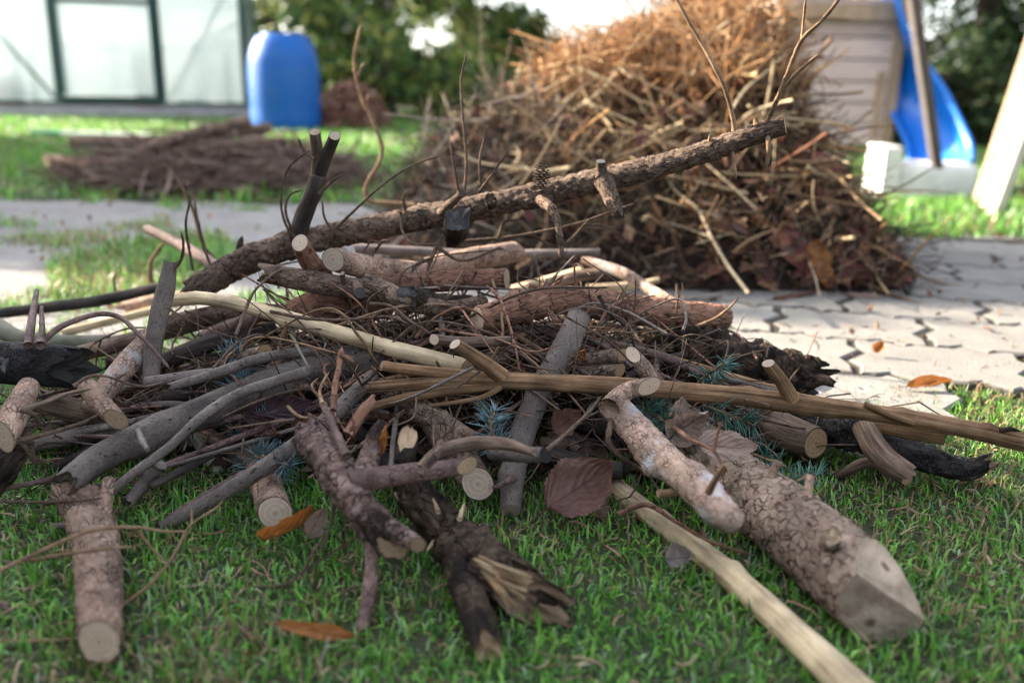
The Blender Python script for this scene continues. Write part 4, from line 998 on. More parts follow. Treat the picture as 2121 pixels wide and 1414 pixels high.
def child(o, name, pts, mat, s='shut', e='cut', cm=None, **kw): return BR(name, None, pts, mat, s, e, cm, parent=o, **kw)
TWK = dict(seg=7, step=.005, amp=.12, fr=(500, 250), lump=.1, nodes=.011)
def TW(label, pts, r, mat='twig', name='twig', side=(), grp=None, taper=.45, **kw):
    n = len(pts); p = [(x, y, d, r*(1-(1-taper)*i/(n-1))) for i, (x, y, d) in enumerate(pts)]
    k = dict(TWK); k.update(kw); o = BR(name, label, p, B[mat], 'shut', 'taper', cat='twig', grp=grp, **k)
    for sp in side:
        m = len(sp); BR('side_twig', None, [(x, y, d, r*(.8-.35*i/(m-1))) for i, (x, y, d) in enumerate(sp)], B[mat], 'shut', 'taper', parent=o, **k)
    return o
def CT(o, pts, r, mat='twig', taper=.5, **kw):
    n = len(pts); k = dict(TWK); k.update(kw)
    return BR('side_twig', None, [(x, y, d, r*(1-(1-taper)*i/(n-1))) for i, (x, y, d) in enumerate(pts)], B[mat], 'shut', 'taper', parent=o, **k)
BIG = dict(seg=34, step=.003)
MID = dict(seg=26, step=.003)

# long raised spruce branch
A = BR('branch', 'long scaly spruce branch rising to the right across the top of the pile',
  [(396, 606, 1.10, 27), (470, 560, 1.12, 28), (560, 522, 1.13, 28), (680, 490, 1.135, 26), (800, 466, 1.135, 25), (960, 436, 1.13, 25), (1100, 406, 1.125, 25), (1240, 374, 1.115, 25), (1400, 334, 1.10, 22), (1520, 294, 1.085, 21), (1626, 258, 1.07, 19)],
  B['spruce'], 'broken', 'cut', 'tan', seg=40, step=.0022, amp=.08, fr=(400, 160), lump=.05, knots=10, en=(.9, -.3, .25), flake=(300, 105, .20))
SHIFT[A.name] = ([396, 470, 560, 680, 800, 960, 1100, 1240, 1400, 1520, 1626], [0, -.01, -.02, -.035, -.055, -.08, -.105, -.135, -.18, -.215, -.25])
f = child(A, 'fork', [(612, 500, 1.155, 19), (630, 445, 1.15, 18), (652, 392, 1.14, 17), (660, 362, 1.14, 17)], B['dark'], e='shut', seg=18)
child(A, 'fork_prong', [(656, 372, 1.14, 13), (658, 325, 1.135, 12), (652, 273, 1.13, 12)], B['greybrown'], cm='pale', en=(0, -.5, .9))
child(A, 'fork_prong', [(660, 366, 1.14, 14), (678, 320, 1.13, 12), (694, 281, 1.12, 12)], B['dark'], cm='white', en=(.2, -.7, .7))
for p in ([(662, 400, 1.13), (692, 372, 1.12), (712, 362, 1.12)], [(650, 330, 1.12), (628, 310, 1.12), (617, 283, 1.12)], [(676, 385, 1.13), (690, 362, 1.13)]): CT(A, p, 4)
child(A, 'stub', [(938, 500, 1.17, 18), (944, 470, 1.15, 27), (947, 452, 1.135, 28)], B['rot'], e='broken', cm='grey', seg=28, amp=.22, en=(-.1, -.95, .3))
child(A, 'stub', [(1246, 376, 1.24, 16), (1246, 356, 1.235, 12), (1244, 334, 1.23, 10)], B['spruce'], cm='grey', en=(0, -.3, .9))
child(A, 'stub', [(1252, 372, 1.24, 24), (1262, 402, 1.23, 16), (1274, 426, 1.22, 14), (1283, 450, 1.21, 11)], B['spruce'], e='broken', amp=.22, seg=20)
child(A, 'stub', [(905, 446, 1.2, 10), (930, 425, 1.18, 10), (957, 401, 1.17, 7)], B['spruce'], e='broken', amp=.2)
child(A, 'stub', [(1108, 412, 1.23, 13), (1140, 430, 1.2, 10), (1156, 468, 1.19, 7), (1160, 505, 1.19, 6), (1164, 538, 1.19, 5)], B['spruce'], e='taper', amp=.2, nodes=.012)
child(A, 'knot', [(1018, 424, 1.21, 12), (1016, 412, 1.18, 12)], B['rot'], e='broken')
for p, r in (([(1522, 296, 1.3), (1518, 245, 1.3), (1500, 180, 1.29), (1478, 135, 1.28), (1450, 85, 1.28), (1418, 30, 1.27), (1394, -14, 1.27)], 5),
          ([(1584, 262, 1.31), (1612, 200, 1.30), (1632, 150, 1.30), (1660, 84, 1.29), (1700, 45, 1.28), (1735, 2, 1.28), (1750, -30, 1.28)], 5),
          ([(1661, 84, 1.29), (1664, 50, 1.29), (1669, -5, 1.28)], 3.5), ([(1627, 178, 1.3), (1650, 152, 1.29), (1697, 112, 1.28)], 4),
          ([(1516, 300, 1.3), (1520, 335, 1.29), (1525, 372, 1.29)], 4.5), ([(1588, 275, 1.31), (1592, 305, 1.3), (1588, 346, 1.3)], 6), ([(1470, 300, 1.29), (1471, 275, 1.28)], 4), ([(1566, 258, 1.3), (1562, 245, 1.3)], 6)):
    CT(A, p, r, 'twigtan', taper=.7, nodes=.009)
for p in ([(962, 400, 1.2), (966, 330, 1.2), (958, 230, 1.19), (955, 165, 1.19), (968, 108, 1.18)], [(996, 392, 1.2), (994, 330, 1.19), (1003, 290, 1.19), (1011, 256, 1.19)],
          [(950, 398, 1.2), (938, 330, 1.19), (931, 292, 1.19)], [(990, 400, 1.2), (1020, 360, 1.19), (1052, 312, 1.19)], [(614, 500, 1.14), (590, 460, 1.13), (582, 410, 1.13), (596, 350, 1.13), (632, 318, 1.12), (648, 312, 1.12)],
          [(612, 495, 1.14), (592, 440, 1.13), (600, 405, 1.13), (625, 394, 1.12)], [(690, 478, 1.16), (730, 440, 1.15), (790, 385, 1.14), (850, 345, 1.14), (915, 322, 1.14)],
          [(690, 480, 1.15), (672, 450, 1.14), (668, 415, 1.14)], [(840, 440, 1.19), (836, 405, 1.18), (850, 392, 1.18)], [(830, 440, 1.18), (834, 480, 1.17), (858, 505, 1.16), (920, 505, 1.15)],
          [(400, 560, 1.13), (385, 470, 1.13), (392, 420, 1.13), (385, 395, 1.13)], [(440, 560, 1.13), (418, 500, 1.13), (412, 455, 1.13)]):
    CT(A, p, 3.0, 'twig', taper=.6)
def cone(label, px, py, d, h_px, w_px):
    c = at(px, py, d); k = depth(c)/FPX; h, w = h_px*k, w_px*k/2; V = []; F = []
    for i in range(11):
        z = -h/2+h*i/10; rr = w*math.sin(math.pi*(.12+.8*i/10))**.6
        for j in range(7):
            a = (j+.5*(i % 2))*2*math.pi/7; n = len(V); o = Vector((math.cos(a), math.sin(a), 0)); s = Vector((-math.sin(a), math.cos(a), 0))
            b0 = Vector((0, 0, z))+o*rr*.5; t = Vector((0, 0, z+h*.05))+o*rr*1.12
            V += [b0-s*rr*.35, b0+s*rr*.35, t+s*rr*.25, t-s*rr*.25+o*rr*.02, b0+Vector((0, 0, h*.11))]; F += [(n, n+1, n+2, n+3), (n+3, n+2, n+4)]
    Vn = np.array([tuple(v) for v in V])+np.array(c)
    me = bpy.data.meshes.new('spruce_cone'); me.from_pydata((Vn-np.array(c)).tolist(), [], F); me.materials.append(B['rot']); 
    return tag(link('spruce_cone', me, None, c), label, 'cone')
cone('small dark spruce cone resting upright on the long scaly branch', 1122, 366, 1.10, 52, 34)
TW('thin orange tipped twig curving up behind the forked branch', [(858, 425, 1.5), (800, 420, 1.5), (765, 415, 1.5), (758, 385, 1.5), (786, 335, 1.5), (790, 300, 1.5), (770, 245, 1.5), (752, 210, 1.5), (738, 160, 1.5), (734, 120, 1.5), (742, 75, 1.5), (749, 50, 1.5)], 4.5, 'twigtan',
   side=([(740, 156, 1.5), (755, 129, 1.5)], [(757, 226, 1.5), (764, 192, 1.49)], [(755, 220, 1.5), (752, 205, 1.49)]), taper=.7)

# logs in the top layer
BR('log', 'short pinkish log with round pale cut end under the long spruce branch', [(690, 538, 1.03, 24), (760, 553, 1.08, 24), (880, 568, 1.17, 24)], B['pink'], 'cut', 'cut', 'white', sn=(-.25, -.95, .1), **MID)
BR('log', 'stubby brown log whose white cut end points up left beside the round pale one', [(621, 503, 1.02, 18), (640, 540, 1.04, 21), (668, 575, 1.06, 22)], B['red'], 'cut', 'shut', 'white', sn=(-.2, -.8, .5), seg=22)
o = BR('log', 'scaly brown log lying below the round pale cut end', [(548, 566, 1.03, 20), (640, 583, 1.03, 23), (740, 600, 1.03, 24), (800, 612, 1.05, 22)], B['spruce'], 'broken', 'broken', 'tan', **MID)
child(o, 'stub', [(738, 590, 1.01, 9), (746, 606, .985, 11)], B['greybrown'], cm='grey', en=(0, -1, .1)); child(o, 'stub', [(712, 590, 1.02, 5), (709, 566, 1.01, 5)], B['spruce'], cm='pale')
BR('log', 'straight scaly brown log with flat pale end below the spruce branch', [(740, 592, 1.06, 20), (860, 586, 1.06, 22), (960, 580, 1.06, 22), (1050, 577, 1.06, 22)], B['red'], 'shut', 'cut', 'pale', en=(.95, -.25, .1), **MID)
BR('log', 'pinkish log half hidden behind the straight scaly log', [(880, 556, 1.2, 22), (980, 536, 1.24, 24), (1075, 520, 1.28, 22)], B['pink'], 'shut', 'cut', 'tan', **MID)
BR('stick', 'thin dark grey stick lying level behind the top logs', [(735, 514, 1.36, 10), (850, 520, 1.36, 10), (1000, 526, 1.36, 9), (1242, 523, 1.36, 8)], B['grey'], 'cut', 'cut', 'pale', lump=.1)
BR('stick', 'pale peeled stick lit by the sun behind the thick reddish log', [(1060, 602, 1.42, 11), (1140, 580, 1.42, 11), (1206, 560, 1.42, 9)], B['straw'], 'cut', 'cut', 'pale')
BR('stick', 'second pale stick beside the peeled one, dark on its underside', [(1150, 585, 1.38, 10), (1200, 572, 1.38, 12), (1246, 564, 1.38, 11)], B['greybrown'], 'shut', 'cut', 'pale')
BR('stick', 'grey speckled stick sloping down to the top of the thick reddish log', [(1212, 538, 1.40, 10), (1290, 566, 1.36, 12), (1340, 596, 1.32, 12), (1400, 628, 1.25, 10)], B['lichen'], 'broken', 'shut', None, lump=.12)
BR('stick', 'flat straw coloured stick lying on the ground behind the thick reddish log', [(1215, 596, 1.5, 7), (1300, 592, 1.5, 8), (1365, 580, 1.5, 6)], B['straw'], 'cut', 'cut', 'pale')
o = BR('log', 'thick reddish log with oval pale cut end in the middle right of the pile', [(988, 663, .97, 28), (1080, 640, 1.0, 28), (1160, 622, 1.03, 29), (1250, 632, 1.06, 31), (1350, 645, 1.08, 31), (1440, 654, 1.10, 30), (1511, 660, 1.12, 28)], B['red'], 'cut', 'round', 'pale', sn=(-.82, -.55, .1), knots=6, flake=(210, 70, .13), amp=.05, **BIG)
child(o, 'stub', [(1190, 622, 1.04, 16), (1150, 608, 1.03, 12), (1094, 597, 1.03, 11)], B['red'], cm='tan')
BR('branch', 'dark brown branch with two stubby ends left of the thick reddish log', [(758, 580, .98, 14), (800, 600, .97, 17), (840, 622, .96, 20), (930, 640, .99, 18), (1000, 625, 1.04, 15)], B['spruce'], 'cut', 'shut', 'tan', **MID)
o = BR('log', 'dark knotty log with grey splintered end in the pile centre', [(848, 612, .95, 22), (900, 628, 1.0, 22), (985, 634, 1.06, 20)], B['rot'], 'broken', 'shut', 'grey', amp=.15, sn=(-.2, -.95, .1), **MID)
BR('branch', 'purplish red thick branch behind the pale peeled pole', [(580, 668, 1.04, 26), (640, 640, 1.06, 34), (720, 626, 1.09, 36), (800, 632, 1.13, 30)], B['red'], 'shut', 'shut', None, **MID)

# pale pole and the long ribbed stick
BR('pole', 'pale peeled pole slanting down across the middle of the pile', [(358, 622, 1.03, 13), (420, 618, 1.02, 14), (500, 632, 1.0, 14), (580, 654, .98, 15), (700, 690, .955, 17), (800, 718, .935, 17), (890, 742, .92, 18), (968, 760, .905, 17)],
   B['straw'], 'broken', 'cut', 'tan', cat='pole', knots=5, en=(.75, -.65, -.1), seg=30, step=.003, amp=.05, fr=(330, 35))
F_ = BR('branch', 'long ribbed brown branch lying straight across the right half of the pile', [(756, 803, .885, 12), (850, 796, .88, 13), (940, 790, .878, 15), (1030, 788, .875, 18), (1200, 795, .87, 19), (1340, 804, .865, 19), (1500, 817, .86, 19), (1640, 834, .855, 22), (1800, 854, .85, 18), (1950, 878, .845, 18), (2121, 915, .84, 20), (2230, 940, .835, 20)],
   B['stri'], 'cut', 'cut', 'tan', seg=30, step=.003, amp=.09, fr=(380, 22), knots=6, sn=(-1, -.1, .1))
child(F_, 'fork', [(1060, 788, .874, 14), (940, 776, .88, 13), (850, 766, .885, 12), (790, 757, .89, 11)], B['stri'], cm='tan', amp=.09, fr=(380, 22), en=(-.9, -.3, .3))
child(F_, 'fork', [(1040, 796, .873, 13), (950, 806, .872, 11), (850, 822, .87, 10), (772, 842, .868, 10)], B['stri'], e='broken', amp=.09, fr=(380, 22))
child(F_, 'fork', [(1040, 800, .868, 7), (1000, 822, .865, 6), (950, 832, .865, 5), (890, 840, .865, 4)], B['stri'], e='cut', cm='pale')
child(F_, 'stub', [(1040, 780, .872, 18), (1000, 750, .865, 16), (942, 712, .855, 13)], B['stri'], cm='white', en=(-.5, -.4, .75), seg=22)
child(F_, 'stub', [(1640, 826, .852, 17), (1618, 788, .845, 14), (1591, 752, .838, 13)], B['stri'], cm='white', en=(-.35, -.3, .9), seg=22)
child(F_, 'stub', [(1790, 836, .845, 6), (1840, 858, .838, 8), (1893, 876, .835, 7)], B['stri'], e='shut'); child(F_, 'stub', [(2070, 893, .838, 7), (2090, 888, .835, 5), (2116, 893, .83, 3)], B['rot'], e='taper')
BR('stick', 'dark scaly stick with white cut tip standing behind the ribbed branch', [(1311, 734, .90, 14), (1340, 768, .89, 17), (1375, 812, .885, 17)], B['spruce'], 'cut', 'shut', 'white', sn=(-.55, -.5, .7), seg=22)
for i, (a, b, c, lab) in enumerate([((1290, 736, .95), (1200, 745, .96), 15, 'upper brown stick end with orange cut below the reddish log'), ((1284, 768, .93), (1190, 775, .94), 15, 'lower brown stick end with orange cut below the reddish log')]):
    BR('stick', lab, [(*a, c), (*b, c)], B['spruce'], 'cut', 'shut', 'orange', sn=(.7, -.7, 0), seg=20)
o = BR('stick', 'grey smooth stick standing steeply in the middle, its pale cut foot on the grass', [(1200, 655, .98, 24), (1180, 700, .955, 26), (1150, 755, .925, 26), (1118, 815, .905, 26), (1092, 872, .875, 27), (1072, 940, .84, 26), (1062, 1000, .81, 24), (1058, 1058, .785, 22)],
   B['grey'], 'shut', 'cut', 'white', en=(0, -.75, -.45), knots=5, **BIG)
child(o, 'stub', [(1064, 990, .80, 8), (1040, 1002, .79, 6), (1022, 1012, .785, 5)], B['purple'], e='shut')
# big logs on the right
H = BR('log', 'thick pale barked log with an axe cut chisel end at the lower right', [(1400, 880, .05, 46), (1470, 950, .045, 60), (1545, 1020, 0, 72), (1615, 1068, 0, 77), (1690, 1130, 0, 84), (1770, 1198, 0, 90), (1900, 1305, 0, 94), (2000, 1390, 0, 96)],
   B['log'], 'shut', 'shut', None, seg=60, step=.0026, amp=.035, fr=(240, 180), lump=.03, knots=0, flake=(150, 120, .055))
def chisel(o, planes, mat):
    """saws the end of a log off along planes; each cut face becomes a part"""
    b = bmesh.new(); b.from_mesh(o.data); cuts = []
    for co, no in planes:
        co = Vector(co)-o.location; no = Vector(no).normalized()
        g = bmesh.ops.bisect_plane(b, geom=b.verts[:]+b.edges[:]+b.faces[:], plane_co=co, plane_no=no, clear_outer=True)
        ed = [x for x in g['geom_cut'] if isinstance(x, bmesh.types.BMEdge)]
        r = bmesh.ops.holes_fill(b, edges=ed, sides=0)
        for f_ in r['faces']: f_.material_index = 1
    bmesh.ops.recalc_face_normals(b, faces=b.faces)
    for f_ in [f_ for f_ in b.faces if f_.material_index == 1]:
        vs_ = [v.co.copy() for v in f_.verts]; n = f_.normal.copy(); c = sum(vs_, Vector())/len(vs_)
        x = n.orthogonal().normalized(); y = n.cross(x); rm = max((v-c).length for v in vs_)
        V = []; tc = []; F = []; k = len(vs_); fr = [1, .86, .7, .5, .28]
        for q in fr:
            for v in vs_:
                d = (v-c)*q; u = (d.dot(x)/rm, d.dot(y)/rm, 3.0); V.append(c+d+n*(.0015*vnoise(np.array([[u[0]*4, u[1]*4, 1.]]), 3)[0] if q < 1 else 0)); tc.append((u[0]*.9, u[1]*.9, u[2]))
        V.append(c); tc.append((0, 0, 3.0))
        for i in range(len(fr)-1):
            for j in range(k): F.append((i*k+j, i*k+(j+1) % k, (i+1)*k+(j+1) % k, (i+1)*k+j))
        F4 = np.array(F); F3 = np.array([((len(fr)-1)*k+j, (len(fr)-1)*k+(j+1) % k, len(V)-1) for j in range(k)])
        mobj('cut_face', np.array([tuple(v+o.location) for v in V]), [F4, F3], mat, o, tuple(c+o.location), tc=np.array(tc), smooth=False)
    bmesh.ops.delete(b, geom=[f_ for f_ in b.faces if f_.material_index == 1], context='FACES_ONLY')
    b.to_mesh(o.data); b.free()
m_axe = cutwood('axe_cut_wood', (.66, .51, .37), (.20, .13, .085), 6, (.36, .25, .17), .8, relief=.007)
pA, pB = at(1690, 1130, .035), at(1770, 1198, .035); tH = (pB-pA).normalized()
tipH = at(1862, 1250, .03)
chisel(H, [(at(1812, 1262, .035)-tH*.016, tH*.9+Vector((-.22, -.12, .06))), (at(1836, 1172, .055)-tH*.016, tH*.45+Vector((.38, 0, .75))), (at(1738, 1272, .03)-tH*.012, tH*.22+Vector((-.85, -.45, -.12)))], m_axe)
child(H, 'knot', [(1715, 1130, .055, 22), (1724, 1110, .070, 19)], B['log'], e='broken', cm='pale', seg=22, amp=.2)
child(H, 'stub', [(1672, 1035, .06, 9), (1678, 985, .075, 9)], B['pink'], cm='pale'); child(H, 'stub', [(1590, 1005, .055, 10), (1612, 955, .075, 9)], B['pink'], cm='pale')
o = BR('branch', 'pinkish branch with lichen lying against the thick axe cut log', [(1262, 830, .11, 30), (1290, 860, .10, 32), (1350, 925, .085, 34), (1420, 990, .075, 35), (1485, 1050, .068, 34), (1528, 1092, .062, 28)], B['lichen'], 'shut', 'round', None, knots=6, flake=(230, 190, .10), amp=.04, **BIG)
child(o, 'fork', [(1262, 846, .11, 24), (1285, 820, .115, 20), (1312, 806, .118, 19), (1345, 800, .12, 18)], B['pink'], cm='pale', seg=22, en=(.6, -.75, .1))
child(o, 'stub', [(1468, 1020, .085, 8), (1482, 992, .10, 7), (1502, 962, .115, 6)], B['stri'], cm='tan'); child(o, 'stub', [(1430, 1010, .06, 10), (1395, 1020, .06, 9), (1362, 1022, .06, 8)], B['twigtan'], cm='tan')
BR('log', 'dark barked log with round orange cut end on the right', [(1500, 838, 1.06, 42), (1570, 872, .98, 42), (1640, 902, .915, 40), (1690, 918, .88, 34)], B['greybrown'], 'shut', 'cut', 'orange', en=(.45, -.88, .05), **BIG)
K = BR('log', 'crumbling dark rotten log with hollow black end in front of the pavers', [(1340, 700, 1.12, 40), (1400, 726, 1.10, 58), (1480, 752, 1.08, 62), (1560, 772, 1.06, 55), (1640, 784, 1.05, 46), (1694, 786, 1.04, 40)], B['rot'], 'broken', 'broken', 'char', amp=.16, fr=(160, 110), lump=.2, knots=12, flake=(85, 60, .45), hollow=.7, en=(.8, -.5, .1), seg=56, step=.003)
child(K, 'splinter', [(1660, 800, 1.03, 16), (1700, 786, 1.02, 13), (1728, 796, 1.015, 7)], B['rot'], e='broken', cm='char', amp=.2)
BR('branch', 'black charred branch ending in a brown flared tip at the right edge of the pile', [(1620, 850, .96, 34), (1720, 885, .93, 36), (1820, 918, .905, 32), (1920, 950, .88, 27), (2000, 972, .865, 22), (2052, 955, .85, 14)], B['char'], 'shut', 'broken', 'tan', amp=.12, flake=(140, 70, .28), lump=.16, knots=6, seg=40, step=.003)
BR('stick', 'greyish forked stick bent over the black charred branch', [(1788, 880, .885, 24), (1812, 925, .86, 26), (1845, 960, .845, 26), (1886, 988, .83, 24)], B['greybrown'], 'shut', 'broken', 'tan', amp=.12, hollow=.5, **MID)
BR('stick', 'short ribbed grey stick with dark cut end above the black charred branch', [(1800, 880, .88, 14), (1880, 893, .87, 16), (1958, 905, .86, 17)], B['stri'], 'shut', 'cut', 'char', en=(.85, -.5, 0), **MID)
BR('stick', 'thin brown bark strip on the grass under the forked stick', [(1735, 985, 0, 8), (1780, 962, .02, 12), (1810, 952, .02, 8)], B['greybrown'], 'broken', 'broken', None)
BR('stick', 'small pointed brown stick under the flared black tip', [(2000, 985, .01, 10), (2040, 998, 0, 9), (2058, 1008, 0, 6)], B['stri'], 'shut', 'broken', None)
BR('pole', 'straw coloured pole lying on the grass at the bottom right', [(1225, 965, 0, 18), (1300, 1030, 0, 22), (1390, 1098, 0, 23), (1480, 1166, 0, 26), (1562, 1236, 0, 30), (1655, 1322, 0, 34), (1750, 1410, 0, 38), (1835, 1490, 0, 42)], B['straw'], 'shut', 'shut', None, cat='pole', seg=34, step=.003, amp=.045, fr=(260, 22), lump=.06, knots=4)

# left side
O = BR('log', 'pinkish scaly log pointing at the viewer on the grass at the lower left', [(150, 1012, .035, 42), (182, 1062, 0, 44), (200, 1130, 0, 45), (205, 1210, .019, 44), (206, 1290, .021, 43), (205, 1328, .022, 42)], B['pink'], 'broken', 'cut', 'pale', en=(0, -.86, .32), sn=(-.1, .8, .5), seg=46, step=.0026, amp=.04, fr=(300, 200), knots=5, flake=(200, 170, .14), lump=.04)
child(O, 'stub', [(215, 1060, .03, 14), (222, 1020, .045, 13), (226, 992, .055, 12)], B['pink'], cm='tan')
Pb = BR('branch', 'long grey brown branch curving from the lower left log to the pile centre', [(140, 1000, .05, 26), (200, 955, .055, 30), (290, 908, .06, 32), (390, 866, .065, 33), (500, 822, .075, 34), (600, 784, .085, 36), (700, 756, .095, 37), (796, 738, .105, 32)], B['greyspot'], 'broken', 'shut', None, knots=5, seg=44, step=.003, amp=.06, fr=(220, 26))
child(Pb, 'fork', [(640, 768, .11, 12), (570, 790, .104, 12), (490, 818, .095, 11), (420, 862, .084, 11), (350, 926, .068, 10), (270, 985, .05, 10), (196, 1050, .03, 8)], B['greyspot'], e='cut', cm='tan', seg=22, amp=.06, fr=(220, 26))
child(Pb, 'stub', [(330, 960, .04, 17), (300, 1000, .02, 15), (262, 1045, .008, 13)], B['greyspot'], e='broken'); child(Pb, 'splinter', [(286, 890, .075, 6), (296, 915, .078, 7), (306, 932, .078, 5)], B['greyspot'], e='shut')
R_ = BR('stick', 'smooth grey stick leaning from the grass up to the pile centre', [(330, 1092, .008, 11), (400, 1056, .022, 15), (500, 998, .045, 17), (580, 945, .06, 18), (660, 885, .075, 18), (730, 820, .09, 17), (772, 780, .10, 16)], B['greyspot'], 'cut', 'shut', 'char', **MID)
BR('stick', 'arched grey brown stick above the long curving branch', [(352, 802, .10, 9), (450, 772, .105, 11), (540, 742, .11, 11), (620, 730, .112, 11), (705, 733, .11, 10)], B['greyspot'], 'broken', 'shut', 'char', seg=20)
BR('stick', 'grey straight stick under the arched one', [(300, 792, .08, 11), (400, 778, .085, 12), (500, 767, .088, 11), (620, 772, .09, 10)], B['greyspot'], 'shut', 'shut', None, seg=20)
BR('stick', 'upright grey broken stick on the left of the pile', [(352, 546, .98, 13), (345, 590, .975, 18), (330, 650, .97, 19), (318, 720, .965, 19), (312, 800, .955, 18)], B['grey'], 'broken', 'shut', None, amp=.1, **MID)
BR('branch', 'mottled grey branch leaning behind the stub with round cut end', [(320, 690, 1.0, 20), (270, 745, .96, 24), (225, 800, .92, 24), (186, 850, .89, 22)], B['lichen'], 'shut', 'shut', None, **MID)
BR('log', 'scaly short log with round tan cut end pointing at the viewer on the left', [(178, 795, .105, 20), (205, 830, .095, 21), (240, 868, .085, 19)], B['pink'], 'shut', 'cut', 'tan', en=(.15, -.95, .1), seg=30, amp=.14)
X_ = BR('log', 'black mottled log with blunt end at the left edge of the pile', [(-60, 748, .115, 42), (20, 752, .11, 44), (80, 755, .108, 45), (130, 758, .105, 45), (166, 762, .103, 42)], B['char'], 'shut', 'broken', 'char', amp=.12, en=(.9, -.45, 0), **BIG)
child(X_, 'stub', [(58, 715, .135, 9), (66, 665, .15, 8), (76, 602, .165, 5)], B['purple'], e='broken'); child(X_, 'stub', [(84, 715, .135, 11), (87, 680, .145, 6), (86, 636, .155, 4)], B['purple'], e='shut')
TW('arched purplish twig springing from the black mottled log', [(92, 705, .135), (120, 680, .145), (160, 662, .15), (208, 650, .153), (250, 658, .15), (285, 690, .14), (310, 715, .13), (352, 764, .11)], 7, 'purple', nodes=0, taper=.5)
BR('stick', 'long thin dark stick behind the left part of the pile', [(-30, 652, 1.33, 11), (120, 634, 1.31, 12), (220, 620, 1.29, 12), (332, 594, 1.27, 10)], B['dark'], 'shut', 'cut', 'tan', lump=.1)
BR('branch', 'greenish grey branch lying on the path behind the black log', [(-30, 660, 1.16, 18), (40, 700, 1.12, 18), (130, 708, 1.10, 15), (225, 704, 1.10, 11)], B['olive'], 'shut', 'broken', None, seg=20)
for lab, pts, mt, r in (('mid brown branch left of the upright broken stick', [(150, 736, 1.08), (230, 716, 1.08), (330, 690, 1.09), (425, 664, 1.10)], 'greybrown', 17), ('dark thick branch passing behind the upright broken stick', [(270, 776, 1.02), (350, 745, 1.03), (430, 712, 1.04), (500, 696, 1.06), (570, 684, 1.08)], 'dark', 19),
   ('brown branch under the pale pole near its left end', [(345, 672, 1.09), (430, 655, 1.10), (500, 646, 1.11), (590, 650, 1.12)], 'spruce', 20), ('sunlit pale log behind the upright broken stick', [(255, 640, 1.42), (330, 625, 1.42), (420, 612, 1.42)], 'pink', 17),
   ('pale stick on the ground behind the arched purplish twig', [(130, 690, 1.36), (200, 672, 1.38), (330, 640, 1.40)], 'straw', 9), ('purplish branch with small cut stub under the pale pole', [(420, 700, 1.05), (500, 668, 1.06), (560, 640, 1.07)], 'purple', 15)):
    BR('branch', lab, [(*p, r) for p in pts], B[mt], 'broken', 'shut', None, seg=24, step=.004)
BR('log', 'pinkish log end with pale cut face at the left picture edge', [(60, 800, .10, 22), (34, 850, .09, 28), (8, 905, .075, 26)], B['pink'], 'shut', 'cut', 'pale', en=(-.35, -.9, .1), **MID)
BR('branch', 'smooth blue grey branch lying low on the left', [(55, 920, .03, 17), (130, 908, .032, 18), (220, 893, .034, 18), (330, 884, .036, 16)], B['grey'], 'shut', 'shut', None, **MID)
BR('stick', 'thin dark stick beneath the smooth blue grey branch', [(105, 972, .012, 8), (170, 940, .02, 9), (240, 915, .03, 8), (300, 898, .04, 7)], B['dark'], 'shut', 'shut', None, seg=12)
BR('stick', 'short greenish stick on the grass below the long curving branch', [(400, 900, .03, 13), (430, 945, .015, 13), (456, 985, 0, 12)], B['olive'], 'shut', 'broken', None, seg=18)
BR('branch', 'dead shaggy branch at the left edge below the pinkish log end', [(-20, 1000, .03, 34), (20, 950, .05, 30), (45, 900, .06, 22)], B['rot'], 'broken', 'shut', None, amp=.25, **MID)
BR('stick', 'pointed pinkish stick lying in the grass at the left picture edge', [(-25, 1262, 0, 16), (8, 1258, 0, 14), (30, 1262, 0, 8)], B['purple'], 'shut', 'broken', None)
BR('stick', 'short grey bark piece beside the lower left log', [(112, 1092, 0, 8), (138, 1086, .01, 8), (160, 1090, .01, 6)], B['grey'], 'broken', 'broken', None)
BR('branch', 'brown broken branch lying low under the mottled left branch', [(80, 830, .06, 24), (150, 850, .05, 26), (210, 860, .045, 20)], B['greybrown'], 'broken', 'broken', None, amp=.15, **MID)
BR('branch', 'grey lumpy branch on the ground under the arched stick', [(380, 850, .03, 16), (430, 830, .035, 20), (480, 812, .04, 15)], B['lichen'], 'broken', 'broken', None, lump=.2, seg=22)
BR('log', 'pink cut stick end peeping out behind the arched stick', [(548, 727, .115, 14), (500, 742, .10, 14)], B['spruce'], 'cut', 'shut', 'orange', sn=(.4, -.85, .2), seg=18)

# front middle
BR('log', 'log with round cream cut end and dark pith on the grass in the centre', [(900, 868, .075, 32), (935, 920, .055, 34), (965, 965, .04, 34), (990, 1002, .032, 33)], B['spruce'], 'shut', 'cut', 'white', en=(.15, -.92, .12), **BIG)
S1 = BR('log', 'needle covered spruce log with round grey cut end at the lower centre left', [(505, 820, .03, 24), (520, 890, .03, 28), (540, 970, 0, 33), (560, 1030, .022, 34), (570, 1062, .024, 35)], B['pink'], 'shut', 'cut', 'grey', en=(.1, -.92, .2), **BIG)
for f_ in [c for c in S1.children if c.name.startswith('cut_end')]: f_.data.materials[0] = CUT['white']
AA = BR('branch', 'flaking purple brown branch forking towards the viewer in the lower centre', [(640, 905, .09, 37), (676, 948, .085, 40), (712, 1000, .075, 40), (745, 1048, .062, 37), (790, 1095, .05, 34), (816, 1128, .042, 31)], B['flaky'], 'broken', 'cut', 'tan', amp=.08, fr=(220, 160), lump=.10, knots=4, flake=(120, 150, .20), en=(.25, -.9, -.05), seg=50, step=.0026)
child(AA, 'stub', [(800, 1092, .055, 24), (836, 1110, .05, 20), (866, 1128, .045, 17)], B['flaky'], cm='tan', en=(.6, -.8, 0), seg=22)
